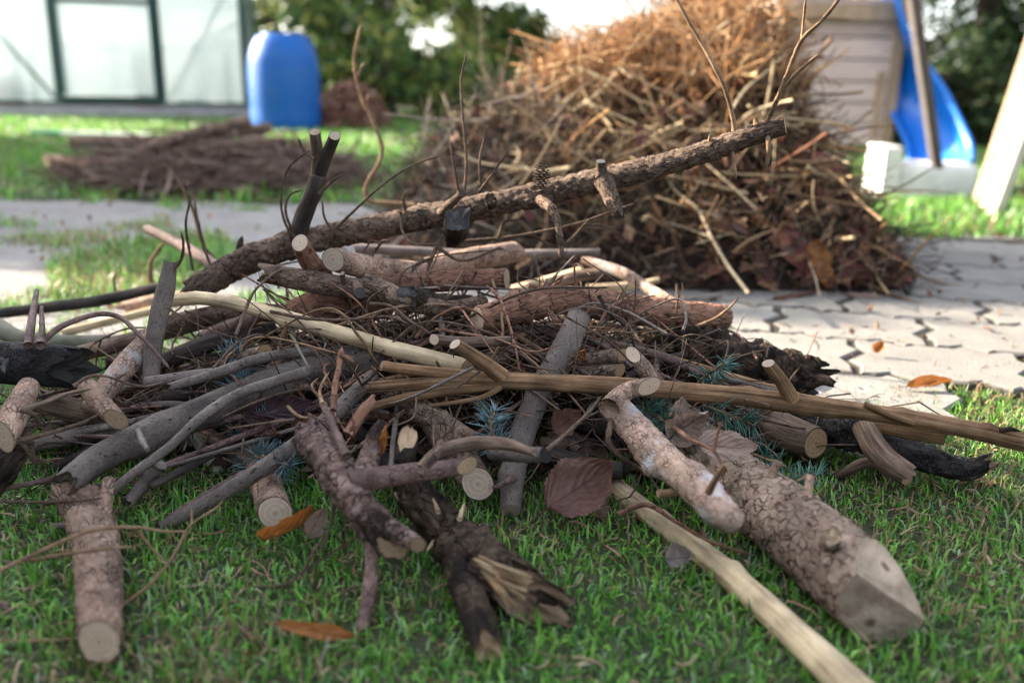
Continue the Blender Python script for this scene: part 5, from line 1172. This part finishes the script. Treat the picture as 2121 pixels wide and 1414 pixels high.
child(AA, 'fork', [(742, 1005, .075, 24), (764, 950, .09, 22), (780, 900, .11, 17), (792, 872, .12, 8)], B['flaky'], e='broken', cm='orange', amp=.2, seg=26, hollow=.6)
child(AA, 'fork', [(720, 1000, .08, 26), (800, 986, .08, 22), (880, 976, .08, 20), (968, 964, .08, 18)], B['purple'], cm='tan', seg=26, en=(.8, -.6, .1))
child(AA, 'stub', [(870, 985, .09, 7), (905, 940, .10, 8), (912, 915, .105, 7)], B['flaky'], e='broken')
BR('stick', 'pale forked stick with broken white tip above the cream cut end', [(868, 970, .085, 9), (910, 935, .09, 14), (980, 918, .095, 15), (1050, 920, .10, 13), (1108, 938, .10, 8)], B['greybrown'], 'shut', 'broken', 'white', seg=22)
BR('stick', 'purple stick standing in the grass under the forking flaky branch', [(762, 1085, .045, 15), (770, 1150, .03, 14), (766, 1215, .018, 15), (748, 1308, .004, 14)], B['purple'], 'shut', 'shut', None, knots=3, seg=22)
AC = BR('log', 'dark decayed log with a split open end on the grass at the bottom centre', [(845, 1010, .04, 36), (890, 1060, .035, 42), (945, 1115, 0, 49), (1000, 1165, 0, 54), (1050, 1208, 0, 56), (1098, 1242, 0, 52)], B['rot'], 'broken', 'broken', 'fibre', amp=.10, fr=(200, 120), lump=.1, knots=8, flake=(110, 80, .25), hollow=.5, en=(-.05, -.85, .50), seg=56, step=.0026)
child(AC, 'fork', [(950, 1165, .02, 32), (972, 1235, .018, 35), (992, 1290, .016, 36), (1012, 1340, .014, 33)], B['rot'], e='broken', cm='tan', amp=.16, lump=.12, seg=36, step=.003, en=(.2, -.85, .2))
child(AC, 'splinter', [(1115, 1240, .012, 18), (1150, 1250, .010, 12), (1176, 1256, .008, 5)], B['rot'], e='broken')
m_fib = bark('split_wood_fibre', (.06, .035, .02), (.28, .19, .11), (.55, .43, .29), 'striated', (150, 150, 120), bstr=1.0)
for i in range(22):
    q = (i+.5)/22; sx, sy = 985+28*q+random.uniform(-8, 8), 1150+48*q; ex, ey = 1108-34*q+random.uniform(-24, 6), 1186+74*q; h0 = .056-.018*q
    rr_ = random.uniform(2.5, 5.0); mx_, my_ = (sx+ex)/2+random.uniform(-5, 5), (sy+ey)/2+random.uniform(-4, 4)
    child(AC, 'wood_fibre', [(sx, sy, h0, rr_), (mx_, my_, h0+random.uniform(-.001, .003), rr_*1.2), (ex, ey, h0-.008, rr_*.6)], random.choice([m_fib, m_fib, B['stri']]), 'shut', 'broken', 'tan', amp=.3, fr=(400, 30), lump=.2, seg=10, step=.004)
for b_ in ((908, 1060, .05, 896, 1030), (952, 1075, .05, 962, 1040), (900, 1120, .02, 884, 1140)):
    child(AC, 'splinter', [(b_[0], b_[1], b_[2], 6), (b_[3], b_[4], b_[2]+.004, 2)], B['straw'], e='taper', seg=6)
BR('stick', 'dark grey round stick end beside the pale broken tip', [(1020, 935, .07, 18), (1070, 940, .075, 17), (1130, 942, .08, 16)], B['grey'], 'shut', 'cut', 'char', seg=22)
BR('log', 'lichen spotted stub with yellowish broken end behind the forking flaky branch', [(838, 960, .07, 20), (842, 925, .085, 22), (845, 905, .09, 20)], B['rot'], 'shut', 'broken', 'tan', en=(0, -.9, .4), seg=26)
BR('stick', 'upright pinkish stick end leaning on the left of the ribbed branch tips', [(722, 900, .10, 13), (748, 856, .115, 12), (776, 826, .125, 11)], B['red'], 'shut', 'broken', 'tan', seg=20)
BR('branch', 'brown branch lying behind the lower fork of the ribbed branch', [(805, 815, .08, 22), (870, 850, .072, 26), (930, 890, .065, 28), (980, 920, .06, 24)], B['spruce'], 'shut', 'shut', None, **MID)
BR('branch', 'straight dark purple branch behind the white tipped stub', [(720, 748, .075, 22), (850, 746, .08, 22), (1000, 730, .085, 22), (1110, 696, .095, 18)], B['purple'], 'shut', 'shut', None, **MID)
BR('stick', 'stick end with oval white cut near the middle of the pale pole', [(899, 703, .152, 12), (960, 708, .147, 11), (1060, 706, .14, 10)], B['greybrown'], 'cut', 'shut', 'white', sn=(-.6, -.75, .2), seg=18)
BR('stick', 'greenish stick glimpsed under the thick reddish log', [(1205, 700, 1.08, 11), (1270, 712, 1.09, 12), (1360, 722, 1.10, 9)], B['olive'], 'shut', 'shut', None, seg=16)
BR('stick', 'dark glossy stick under the thick reddish log', [(1215, 672, 1.12, 10), (1280, 682, 1.13, 12), (1345, 702, 1.13, 11)], B['dark'], 'shut', 'cut', 'grey', seg=18)
BR('branch', 'grey branch half hidden in the shade below the big brown leaf', [(1130, 940, .03, 22), (1200, 962, .03, 22), (1290, 975, .03, 18)], B['dark'], 'shut', 'shut', None, seg=22)

# ------------------------------------------------------------------ needle sprigs
m_needle = vcol('spruce_needle', .45, .15, .4)
def sprig(label, pts, stem_r, nl, n, cols, thick=1.0, name='spruce_sprig', fan=None, parent=None):
    P = [tuple(at(*p)) for p in pts]; k = depth(Vector(P[0]))/FPX
    tb = tube(P, [stem_r*k]*len(P), seg=8, step=.004, amp=.1, s='shut', e='taper')
    loc = P[0]
    if parent is None:
        r = empty(name, loc, label, 'sprig'); build('stem', tb, B['twigtan'], 'shut', 'taper', None, r)
    else: r = parent
    C = tb['C']; T, U, W_ = frames(C); i = RNG.integers(0, len(C), n); a = RNG.uniform(0, 6.283, n)
    if fan: a = RNG.choice([fan-.5, fan+.5, fan+2.6], n)+RNG.normal(0, .35, n)
    rd = U[i]*np.cos(a)[:, None]+W_[i]*np.sin(a)[:, None]; d = rd*.9+T[i]*RNG.uniform(.25, .8, n)[:, None]; d /= np.linalg.norm(d, axis=1)[:, None]
    b0 = C[i]+rd*(tb['rr'][i]*.9)[:, None]; ln = nl*RNG.uniform(.65, 1.1, n); w = .00055*thick*RNG.uniform(.8, 1.2, n)
    s1 = np.cross(d, rd+T[i]*.3); s1 /= np.linalg.norm(s1, axis=1)[:, None]+1e-9; s2 = np.cross(d, s1)
    V = np.zeros((n, 3, 3, 3))
    for j, (t, q) in enumerate(((0, .8), (.55, 1.0), (1, .25))):
        for m in range(3):
            ang = m*2.094; V[:, j, m] = b0+d*(ln*t)[:, None]+rd*(ln*.12*t*t)[:, None]+(s1*math.cos(ang)+s2*math.sin(ang))*(w*q)[:, None]
    I = np.arange(n*9).reshape(n, 3, 3); A_, B_ = I[:, :-1], I[:, 1:]
    F = np.stack([A_, np.roll(A_, -1, 2), np.roll(B_, -1, 2), B_], 3).reshape(-1, 4)
    c = np.asarray(cols)[RNG.integers(0, len(cols), n)]*(.75+.5*RNG.random((n, 1)))
    mobj('needles', V.reshape(-1, 3), [F, I[:, 2]], m_needle, r, loc, col=np.repeat(c, 9, 0))
    return r
BLUE = [(.09, .17, .21), (.14, .24, .28), (.05, .11, .13), (.20, .28, .30), (.10, .17, .14)]; GRN = [(.05, .14, .11), (.08, .19, .15), (.035, .10, .075)]
sprig('', [(500, 800, .03), (520, 890, .035), (540, 970, .02), (556, 1020, .018)], 30, .017, 520, BLUE, parent=S1)
sprig('blue needled sprig above the straight grey stick on the left', [(470, 790, .07), (492, 775, .075), (520, 770, .08)], 4, .020, 120, BLUE)
sprig('blue needled sprig behind the arched grey brown stick', [(462, 752, .09), (480, 738, .10), (500, 735, .105)], 4, .020, 100, BLUE)
sprig('large tuft of blue needles over the long curving branch', [(500, 815, .06), (505, 795, .08), (512, 780, .085)], 6, .024, 190, BLUE)
sprig('blue needled sprig in the dark gap left of the grey smooth stick', [(1030, 930, .06), (1016, 885, .085), (1024, 850, .10)], 4, .020, 150, BLUE)
sprig('blue needles beside the smooth leaning grey stick', [(505, 905, .04), (520, 880, .05), (560, 868, .06)], 5, .022, 150, BLUE)
sprig('blue green needle tuft at the top of the needle covered log', [(530, 945, .05), (560, 950, .055), (598, 965, .055)], 5, .018, 150, BLUE)
sprig('green needle sprig standing up behind the long ribbed branch', [(1448, 790, .93), (1472, 772, .92), (1500, 752, .91)], 3.5, .024, 75, GRN, 1.5, fan=.8)
sprig('green needle sprig below the long ribbed branch on the right', [(1455, 838, .86), (1500, 855, .86), (1560, 880, .855)], 4, .022, 90, GRN, 1.4)
sprig('dark green needles in the shade beside the pinkish lichen branch', [(1330, 842, .08), (1360, 862, .08), (1392, 880, .08)], 4, .022, 130, GRN, 1.2)
sprig('few green needles sticking out beside the thick axe cut log', [(1560, 940, .05), (1600, 955, .055), (1630, 968, .055)], 3, .02, 40, GRN, 1.2)
sprig('short green needles under the small cut stub of the thick log', [(1640, 1000, .05), (1665, 990, .055), (1690, 985, .055)], 3, .016, 40, GRN, 1.2)

# ------------------------------------------------------------------ leaves in the front pile
leaf('large brown ribbed leaf lying on the grass right of the grey smooth stick', (1132, 1055, .02), (1262, 965, .05), 118, 'brown', (.0, -.75, .6), curl=.35, bend=.06, shape=.8)
leaf('curled orange leaf in front of the round grey cut end', (552, 1128, .012), (660, 1062, .035), 46, 'orange', (.55, -.2, .8), curl=1.7, bend=.12, rough=.16)
leaf('pale crumpled leaf behind the curled orange leaf', (640, 1110, .012), (672, 1050, .035), 50, 'tan', (.3, -.8, .5), curl=.6, rough=.14)
leaf('long narrow orange leaf in the grass at the bottom', (572, 1292, .022), (738, 1318, .010), 34, 'orange', (.15, -.75, .6), curl=.5, bend=.10, shape=.9)
leaf('pale tan leaf lying on the upper end of the thick axe cut log', (1446, 920, .085), (1568, 928, .082), 74, 'tan', (.05, -.72, .7), curl=.25, shape=.7, serr=.05)
leaf('crumpled light brown leaf standing behind the pinkish lichen branch', (1395, 900, .07), (1470, 850, .10), 82, 'tan', (-.1, -.9, .3), curl=.8, rough=.2)
leaf('small crumpled tan leaf under the long ribbed branch', (1400, 880, .08), (1412, 822, .105), 40, 'tan', (.1, -.9, .2), curl=.6, rough=.16)
leaf('small shrivelled grey leaf next to the straw coloured pole', (1385, 1160, .012), (1440, 1150, .02), 60, 'grey', (0, -.7, .7), curl=.9, rough=.25)
leaf('dark purple leaf wedged under the long curving branch', (520, 868, .06), (655, 838, .08), 66, 'dark', (0, -.8, .5), curl=.4, bend=.08)
leaf('brown folded leaf beside the blue needles under the curving branch', (512, 880, .05), (585, 905, .055), 58, 'brown', (0, -.8, .6), curl=.9, rough=.1)
leaf('small orange brown leaf between the reddish log and the grey stick', (1196, 742, .94), (1212, 720, .93), 26, 'orange', (.2, -.9, .3), curl=.5)
leaf('dry brown leaf on the sunlit grass edge before the pavers', (1878, 800, .016), (1968, 792, .02), 30, 'orange', (0, -.4, .9), curl=.8, rough=.15)
leaf('small upright brown leaf standing on the sunny pavers', (1812, 728, .018), (1830, 706, .035), 26, 'orange', (-.3, -.8, .4), curl=.6)
leaf('narrow brown upright leaf at the tip of the flaky fork', (786, 935, .095), (800, 878, .125), 24, 'orange', (.2, -.9, .3), curl=.9)
leaf('brown leaf in the shade between the grey smooth stick and pinkish branch', (1150, 890, .07), (1205, 850, .09), 60, 'brown', (.1, -.8, .5), curl=.7, rough=.12)

# ------------------------------------------------------------------ thin twigs one can follow
TW('long bare twig arching over the lower left log', [(-10, 1186, .03), (100, 1134, .04), (190, 1098, .048), (280, 1092, .05), (340, 1100, .045), (392, 1100, .04)], 5, 'twigtan', side=([(280, 1092, .05), (310, 1130, .03), (345, 1165, .015)], [(278, 1094, .05), (262, 1120, .04)]))
TW('straight bare twig resting on the lower left log', [(62, 1160, .03), (150, 1145, .045), (220, 1136, .048), (282, 1131, .045)], 4.5, 'twigtan')
TW('bent twig rising from the grass right of the lower left log', [(252, 1254, .005), (310, 1210, .012), (360, 1150, .02), (392, 1090, .03), (450, 1050, .035), (464, 1030, .04)], 4, 'twigtan', side=([(398, 1085, .03), (396, 1050, .04)],))
TW('twig lying level behind the lower left log at the picture edge', [(-10, 1036, .02), (80, 1040, .025), (170, 1036, .04), (215, 1030, .045)], 4)
TW('pale straight twig touching the foot of the lower left log', [(-10, 1327, .004), (80, 1326, .005), (160, 1322, .006)], 5, 'twigtan')
TW('grey grass like stalk standing in the bottom lawn', [(548, 1346, .0), (565, 1300, .012), (588, 1238, .03)], 5, 'grey', nodes=0)
TW('short pale stalk in the bottom lawn right of the narrow orange leaf', [(655, 1400, .0), (668, 1360, .012), (684, 1312, .022)], 5, 'grey', nodes=0)
TW('thin twig lying between the lower centre grass and the flaky branch', [(520, 1215, .005), (590, 1212, .008), (630, 1180, .012), (680, 1150, .015), (748, 1106, .03)], 4, 'twig', side=([(628, 1182, .012), (650, 1140, .02), (690, 1085, .035)],))
TW('short grey twig left of the purple standing stick', [(680, 1236, .006), (720, 1222, .008), (752, 1210, .01)], 4)
TW('purplish twig hanging below the flaky branch', [(690, 1030, .06), (688, 1080, .04), (672, 1120, .025), (660, 1150, .015)], 4, 'purple')
TW('upright knobbly brown twig before the long curving branch', [(690, 850, .11), (694, 800, .125), (702, 760, .14), (708, 718, .155)], 7, 'red', side=([(705, 735, .15), (725, 745, .147), (735, 752, .145)],), taper=.8)
TW('leaning pinkish brown twig joining the flaky branch', [(718, 945, .10), (700, 905, .105), (676, 850, .115), (662, 825, .12)], 10, 'purple', taper=.6)
TW('curly small twig left of the upright knobbly twig', [(668, 835, .12), (662, 810, .125), (672, 785, .135), (682, 770, .14)], 4, 'twigtan', side=([(665, 825, .12), (645, 800, .13), (660, 782, .135)],))
TW('pale thin twig crossing the smooth grey leaning stick', [(596, 842, .095), (620, 862, .095), (660, 868, .10), (720, 878, .10)], 4, 'twigtan')
TW('pale green stem leaning under the pale pole', [(597, 673, .13), (610, 705, .125), (625, 735, .12), (642, 765, .115)], 5, 'olive', nodes=0)
TW('small twig hanging from the ribbed branch on the left of centre', [(900, 870, .10), (898, 910, .09), (905, 950, .085)], 3)
TW('looped grey twig in front of the pinkish lichen branch', [(1270, 858, .10), (1262, 890, .095), (1262, 920, .085), (1285, 945, .07), (1320, 968, .055), (1340, 985, .04)], 6, 'twig', taper=.8)
TW('straight thin twig from the leaf up to the ribbed branch', [(1132, 932, .09), (1180, 892, .10), (1222, 850, .115), (1245, 820, .125)], 5, 'twig')
TW('reddish twig forking over the pale tan leaf', [(1396, 885, .10), (1440, 915, .10), (1480, 935, .098), (1500, 975, .085)], 5, 'red', side=([(1478, 936, .098), (1486, 900, .115), (1496, 868, .13)],))
TW('brown twig lying between the straw coloured pole and the thick log', [(1280, 1065, .02), (1340, 1045, .03), (1400, 1080, .035), (1470, 1120, .03), (1560, 1150, .02)], 6, 'red', side=([(1460, 1112, .032), (1452, 1090, .04)],))
TW('dark long twig sagging beneath the long spruce branch', [(960, 500, 1.14), (1050, 492, 1.14), (1130, 478, 1.14), (1200, 462, 1.14), (1262, 440, 1.14), (1318, 420, 1.14)], 4, 'twig', side=([(1180, 466, 1.14), (1250, 468, 1.14), (1290, 490, 1.14)], [(1032, 492, 1.14), (1046, 460, 1.13), (1082, 455, 1.13)], [(1100, 485, 1.14), (1160, 510, 1.13), (1225, 450, 1.13)]))
TW('dark twig bundle hanging below the cut stub of the spruce branch', [(930, 470, 1.13), (900, 520, 1.10), (880, 580, 1.06), (868, 620, 1.04)], 5, 'twig', side=([(905, 512, 1.10), (960, 540, 1.08), (1040, 510, 1.08)], [(895, 535, 1.09), (860, 550, 1.07), (852, 580, 1.06)]))
TW('curved grey twig hooking down left of the thick reddish log', [(862, 608, .16), (890, 625, .155), (912, 660, .145), (918, 700, .135)], 7, 'grey', taper=.8, nodes=.03)
TW('thin red twig running below the thick reddish log', [(902, 682, .155), (960, 690, .15), (1040, 706, .145), (1100, 728, .14), (1160, 715, .14)], 3.5, 'red', side=([(1060, 710, .145), (1120, 750, .13)],))
TW('long thin twig lying across the dark pile centre', [(560, 645, .165), (640, 660, .16), (720, 662, .155), (800, 655, .155), (850, 672, .15)], 4, 'twig', side=([(765, 660, .157), (800, 640, .16), (830, 632, .16)],))
TW('knobbly twig sloping down over the dark pile centre', [(765, 628, .17), (810, 634, .168), (850, 665, .16), (905, 700, .145)], 4, 'twig')
TW('thin black twig drooping in front of the thick reddish log end', [(1240, 612, 1.0), (1262, 648, .99), (1300, 680, .985), (1320, 730, .98), (1345, 740, .98)], 4, 'dark')
TW('tiny pale twig on the right tip of the thick reddish log', [(1444, 675, 1.05), (1480, 660, 1.05), (1510, 638, 1.05), (1532, 612, 1.05)], 4, 'twigtan')
TW('bent twig in front of the thick reddish log', [(1138, 640, .98), (1160, 672, .97), (1180, 705, .96), (1225, 722, .95)], 3.5, 'red')
TW('two pronged grey twig standing behind the left end of the spruce branch', [(452, 545, 1.3), (420, 505, 1.3), (398, 430, 1.3), (362, 360, 1.3), (330, 305, 1.3)], 4, 'twig', side=([(425, 515, 1.3), (410, 460, 1.3), (402, 405, 1.3)],))
BR('stick', 'dark slanting stick behind the left end of the long spruce branch', [(305, 474, 1.34, 9), (380, 510, 1.29, 12), (450, 552, 1.22, 12)], B['purple'], 'broken', 'shut', None, seg=18)
TW('pale forked stalk standing behind the upright broken stick', [(312, 586, 1.4), (312, 545, 1.4), (330, 515, 1.4), (343, 500, 1.4)], 6, 'twigtan', nodes=0)
TW('thin grey twig springing from the upright broken stick', [(360, 560, .975), (376, 535, .975), (380, 505, .975), (374, 478, .975)], 4, 'twig')
TW('thin twig pair lying over the mottled left branch', [(152, 800, .12), (180, 782, .125), (215, 778, .125), (290, 800, .11), (345, 790, .11)], 4, 'twig', side=([(240, 785, .12), (262, 772, .12)],))
TW('long twig lying from the left edge up to the stub with cut end', [(40, 912, .07), (110, 895, .075), (170, 876, .085), (205, 858, .10)], 6, 'twig')
TW('twig curving in front of the smooth blue grey branch', [(28, 905, .075), (55, 930, .06), (70, 955, .045), (85, 962, .04)], 6, 'twig', side=([(64, 915, .065), (70, 945, .05), (100, 962, .035)],))
TW('arched twig left of the stub with cut end', [(42, 850, .11), (72, 860, .105), (76, 885, .09), (50, 905, .08)], 5, 'twig')
TW('thin twig before the brown broken branch on the left', [(45, 848, .10), (95, 832, .105), (140, 815, .108), (190, 805, .11)], 6, 'greybrown')
TW('twig standing on the path at the far left of the pile', [(240, 610, 1.3), (236, 580, 1.3), (240, 560, 1.3)], 3)
TW('thin spike behind the spruce branch fork', [(500, 520, 1.2), (498, 505, 1.2), (502, 488, 1.2)], 10, 'rot', nodes=0)
BR('branch', 'long dark branch slanting over the small blurred heap', [(178, 384, 3.25, 13), (330, 300, 3.3, 13), (520, 250, 3.4, 11)], B['spruce'], 'cut', 'shut', 'tan', seg=12, step=.02)
BR('branch', 'thick pale ended branch sticking out left of the small blurred heap', [(96, 332, 3.4, 13), (250, 344, 3.35, 14), (440, 352, 3.3, 12)], B['pink'], 'cut', 'shut', 'pale', seg=12, step=.02, sn=(-.7, -.7, 0))
BR('branch', 'straight brown branch along the back of the small blurred heap', [(148, 293, 3.75, 12), (350, 290, 3.7, 12), (560, 264, 3.65, 10)], B['greybrown'], 'cut', 'shut', 'tan', seg=12, step=.02)
# pile-filling twigs and buried branches that look alike
def pz(x, y): return .135*np.exp(-((x+.03)/.40)**2-((y-1.02)/.19)**2)
def fillers():
    for i in range(64):
        x, y = random.uniform(-.46, .24), random.uniform(.86, 1.22); z = max(.008, float(pz(x, y))*random.uniform(.15, .72))
        d = RNG.normal(0, 1, 3)*np.array([1.2, .55, .12]); d /= np.linalg.norm(d); ln = random.uniform(.12, .34); r0 = random.uniform(.005, .011)
        c = np.array([x, y, z]); pts = [c-d*ln/2, c+RNG.normal(0, .012, 3), c+d*ln/2]
        for q in pts: q[2] = np.clip(q[2], r0*.9, float(pz(q[0], q[1]))*.85+.02)
        mt = B[random.choice(['spruce', 'greybrown', 'dark', 'dark', 'purple', 'rot', 'red'])]
        tb = tube(pts, [r0, r0*.95, r0*.8], seg=16, step=.006, amp=.09, s='shut', e='cut')
        tag(build('branch', tb, mt, 'shut', 'cut', random.choice(['tan', 'tan', 'pale'])), 'short bark covered branch buried under the larger branches of the front pile', 'branch', 'branches buried in the front pile')
    for i in range(58):
        x, y = random.choice([(random.uniform(-.48, -.1), random.uniform(.82, 1.12)), (random.uniform(-.25, .22), random.uniform(.88, 1.15))])
        a = math.atan2((y-1.02)*1.2, x+.03)+random.gauss(0, .55); ln = random.uniform(.16, .40); r0 = random.uniform(.0022, .0052)
        d = np.array([math.cos(a), math.sin(a)*.8, 0]); z = float(pz(x, y))*random.uniform(.75, 1.12)+.014; c = np.array([x, y, z])
        pts = [c-d*ln/2, c-d*ln*.17+RNG.normal(0, .008, 3), c+d*ln*.17+RNG.normal(0, .008, 3), c+d*ln/2]
        for q in pts: q[2] = max(float(pz(q[0], q[1]))*.8+.012, r0)+random.uniform(-.006, .008)
        mt = random.choice(['greyspot', 'greyspot', 'spruce', 'twig', 'stri', 'purple'])
        tb = tube(pts, [r0, r0*.9, r0*.75, r0*.55], seg=10, step=.005, amp=.1, fr=(400, 120), knots=4, s='cut', e='taper')
        tag(build('stick', tb, B[mt], 'cut', 'taper', random.choice(['tan', 'pale'])), 'thin dark bark stick strewn across the top of the front pile', 'stick', 'thin sticks strewn across the front pile')
    for i in range(240):
        x, y = random.uniform(-.44, .26), random.uniform(.86, 1.20)
        if i % 3 == 0: x = random.uniform(-.26, .16); y = random.uniform(.93, 1.12)
        z = float(pz(x, y))*random.uniform(.55, 1.18)+.012
        d = RNG.normal(0, 1, 3)*np.array([1, .7, .4]); d /= np.linalg.norm(d); ln = random.uniform(.07, .22); r0 = random.uniform(.0008, .0019); c = np.array([x, y, z])
        b = RNG.normal(0, .18, 3)*ln; pts = [c-d*ln/2, c-d*ln*.2+b*.7, c+d*ln*.15+b*.9+RNG.normal(0, .006, 3), c+d*ln/2]
        for q in pts: q[2] = max(q[2], .004)
        tb = tube(pts, [r0, r0*.9, r0*.75, r0*.5], seg=6, step=.006, amp=.12, fr=(500, 250), nodes=.011, s='shut', e='taper')
        o = tag(build('twig', tb, B[random.choice(['twig', 'twig', 'twig', 'twigtan', 'grey', 'red'])], 'shut', 'taper', None), 'bare thin twig tangled among the branches of the front pile', 'twig', 'thin twigs tangled in the front pile')
        if i % 4:
            m = pts[1]; e = m+RNG.normal(0, 1, 3)*ln*.22+np.array([0, 0, .01]); e[2] = max(e[2], .004)
            tb = tube([m, (m+e)/2+RNG.normal(0, .004, 3), e], [r0*.8, r0*.7, r0*.4], seg=6, step=.006, amp=.1, nodes=.011, s='shut', e='taper'); build('side_twig', tb, B['twig'], 'shut', 'taper', None, o)
fillers()
def tangle():
    n = 2500; x = np.concatenate([RNG.normal(-.07, .16, n), RNG.normal(-.38, .10, n//4)]); y = np.concatenate([RNG.normal(1.06, .085, n), RNG.normal(.99, .06, n//4)]); n = len(x)
    z = pz(x, y)*RNG.uniform(.1, .95, n)+.006
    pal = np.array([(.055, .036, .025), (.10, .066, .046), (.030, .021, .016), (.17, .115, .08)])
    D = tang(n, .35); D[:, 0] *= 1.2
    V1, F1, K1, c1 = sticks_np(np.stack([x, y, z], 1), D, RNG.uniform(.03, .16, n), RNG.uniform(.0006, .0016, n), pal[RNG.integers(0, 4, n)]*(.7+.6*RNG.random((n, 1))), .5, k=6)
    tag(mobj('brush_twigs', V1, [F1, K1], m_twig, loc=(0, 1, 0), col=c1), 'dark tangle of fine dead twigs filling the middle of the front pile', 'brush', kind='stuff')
    x, y = scatter(1500, -.5, .4, .85, 1.45, lambda x, y: RNG.random(len(x)) < 1.2*np.exp(-((x+.05)/.38)**2-((y-1.12)/.2)**2)); n = len(x)
    V, F, cc = cards(np.stack([x, y, RNG.uniform(.006, .03, n)], 1), .045, .024, [(.11, .07, .05), (.16, .10, .07), (.08, .05, .04)])
    tag(mobj('leaf_litter', V, [F], m_dead, loc=(0, 1, 0), col=cc, smooth=False), 'dead brown leaves matted on the ground under the front pile', 'litter', kind='stuff')
tangle()
# litter on the lawn and path
def litter():
    cols = [(.16, .09, .06), (.24, .15, .10), (.10, .07, .05), (.28, .20, .13)]
    x, y = scatter(2400, -1.0, 1.0, .5, 1.5, lambda x, y: fr(x, y)); n = len(x)
    V1, F1, K1, c1 = sticks_np(np.stack([x, y, np.full(n, .010)], 1), tang(n, .25), RNG.uniform(.006, .03, n), RNG.uniform(.0004, .0012, n), np.array(cols)[RNG.integers(0, 4, n)], .3)
    tag(mobj('litter', V1, [F1, K1], m_twig, loc=(0, 1, 0), col=c1, smooth=False), 'tiny bark and twig crumbs strewn over the lawn around the front pile', 'litter', kind='stuff')
    x, y = scatter(700, -1.9, 1.9, 1.35, 3.6, lambda x, y: fr(x, y)); n = len(x)
    V, F, cc = cards(np.stack([x, y, np.full(n, .016)], 1), .018, .010, cols+[(.30, .14, .06)], up_bias=0)
    tag(mobj('litter', V, [F], m_dead, loc=(0, 2, 0), col=cc, smooth=False), 'small dead leaf scraps lying on the path and pavers', 'litter', kind='stuff')
litter()
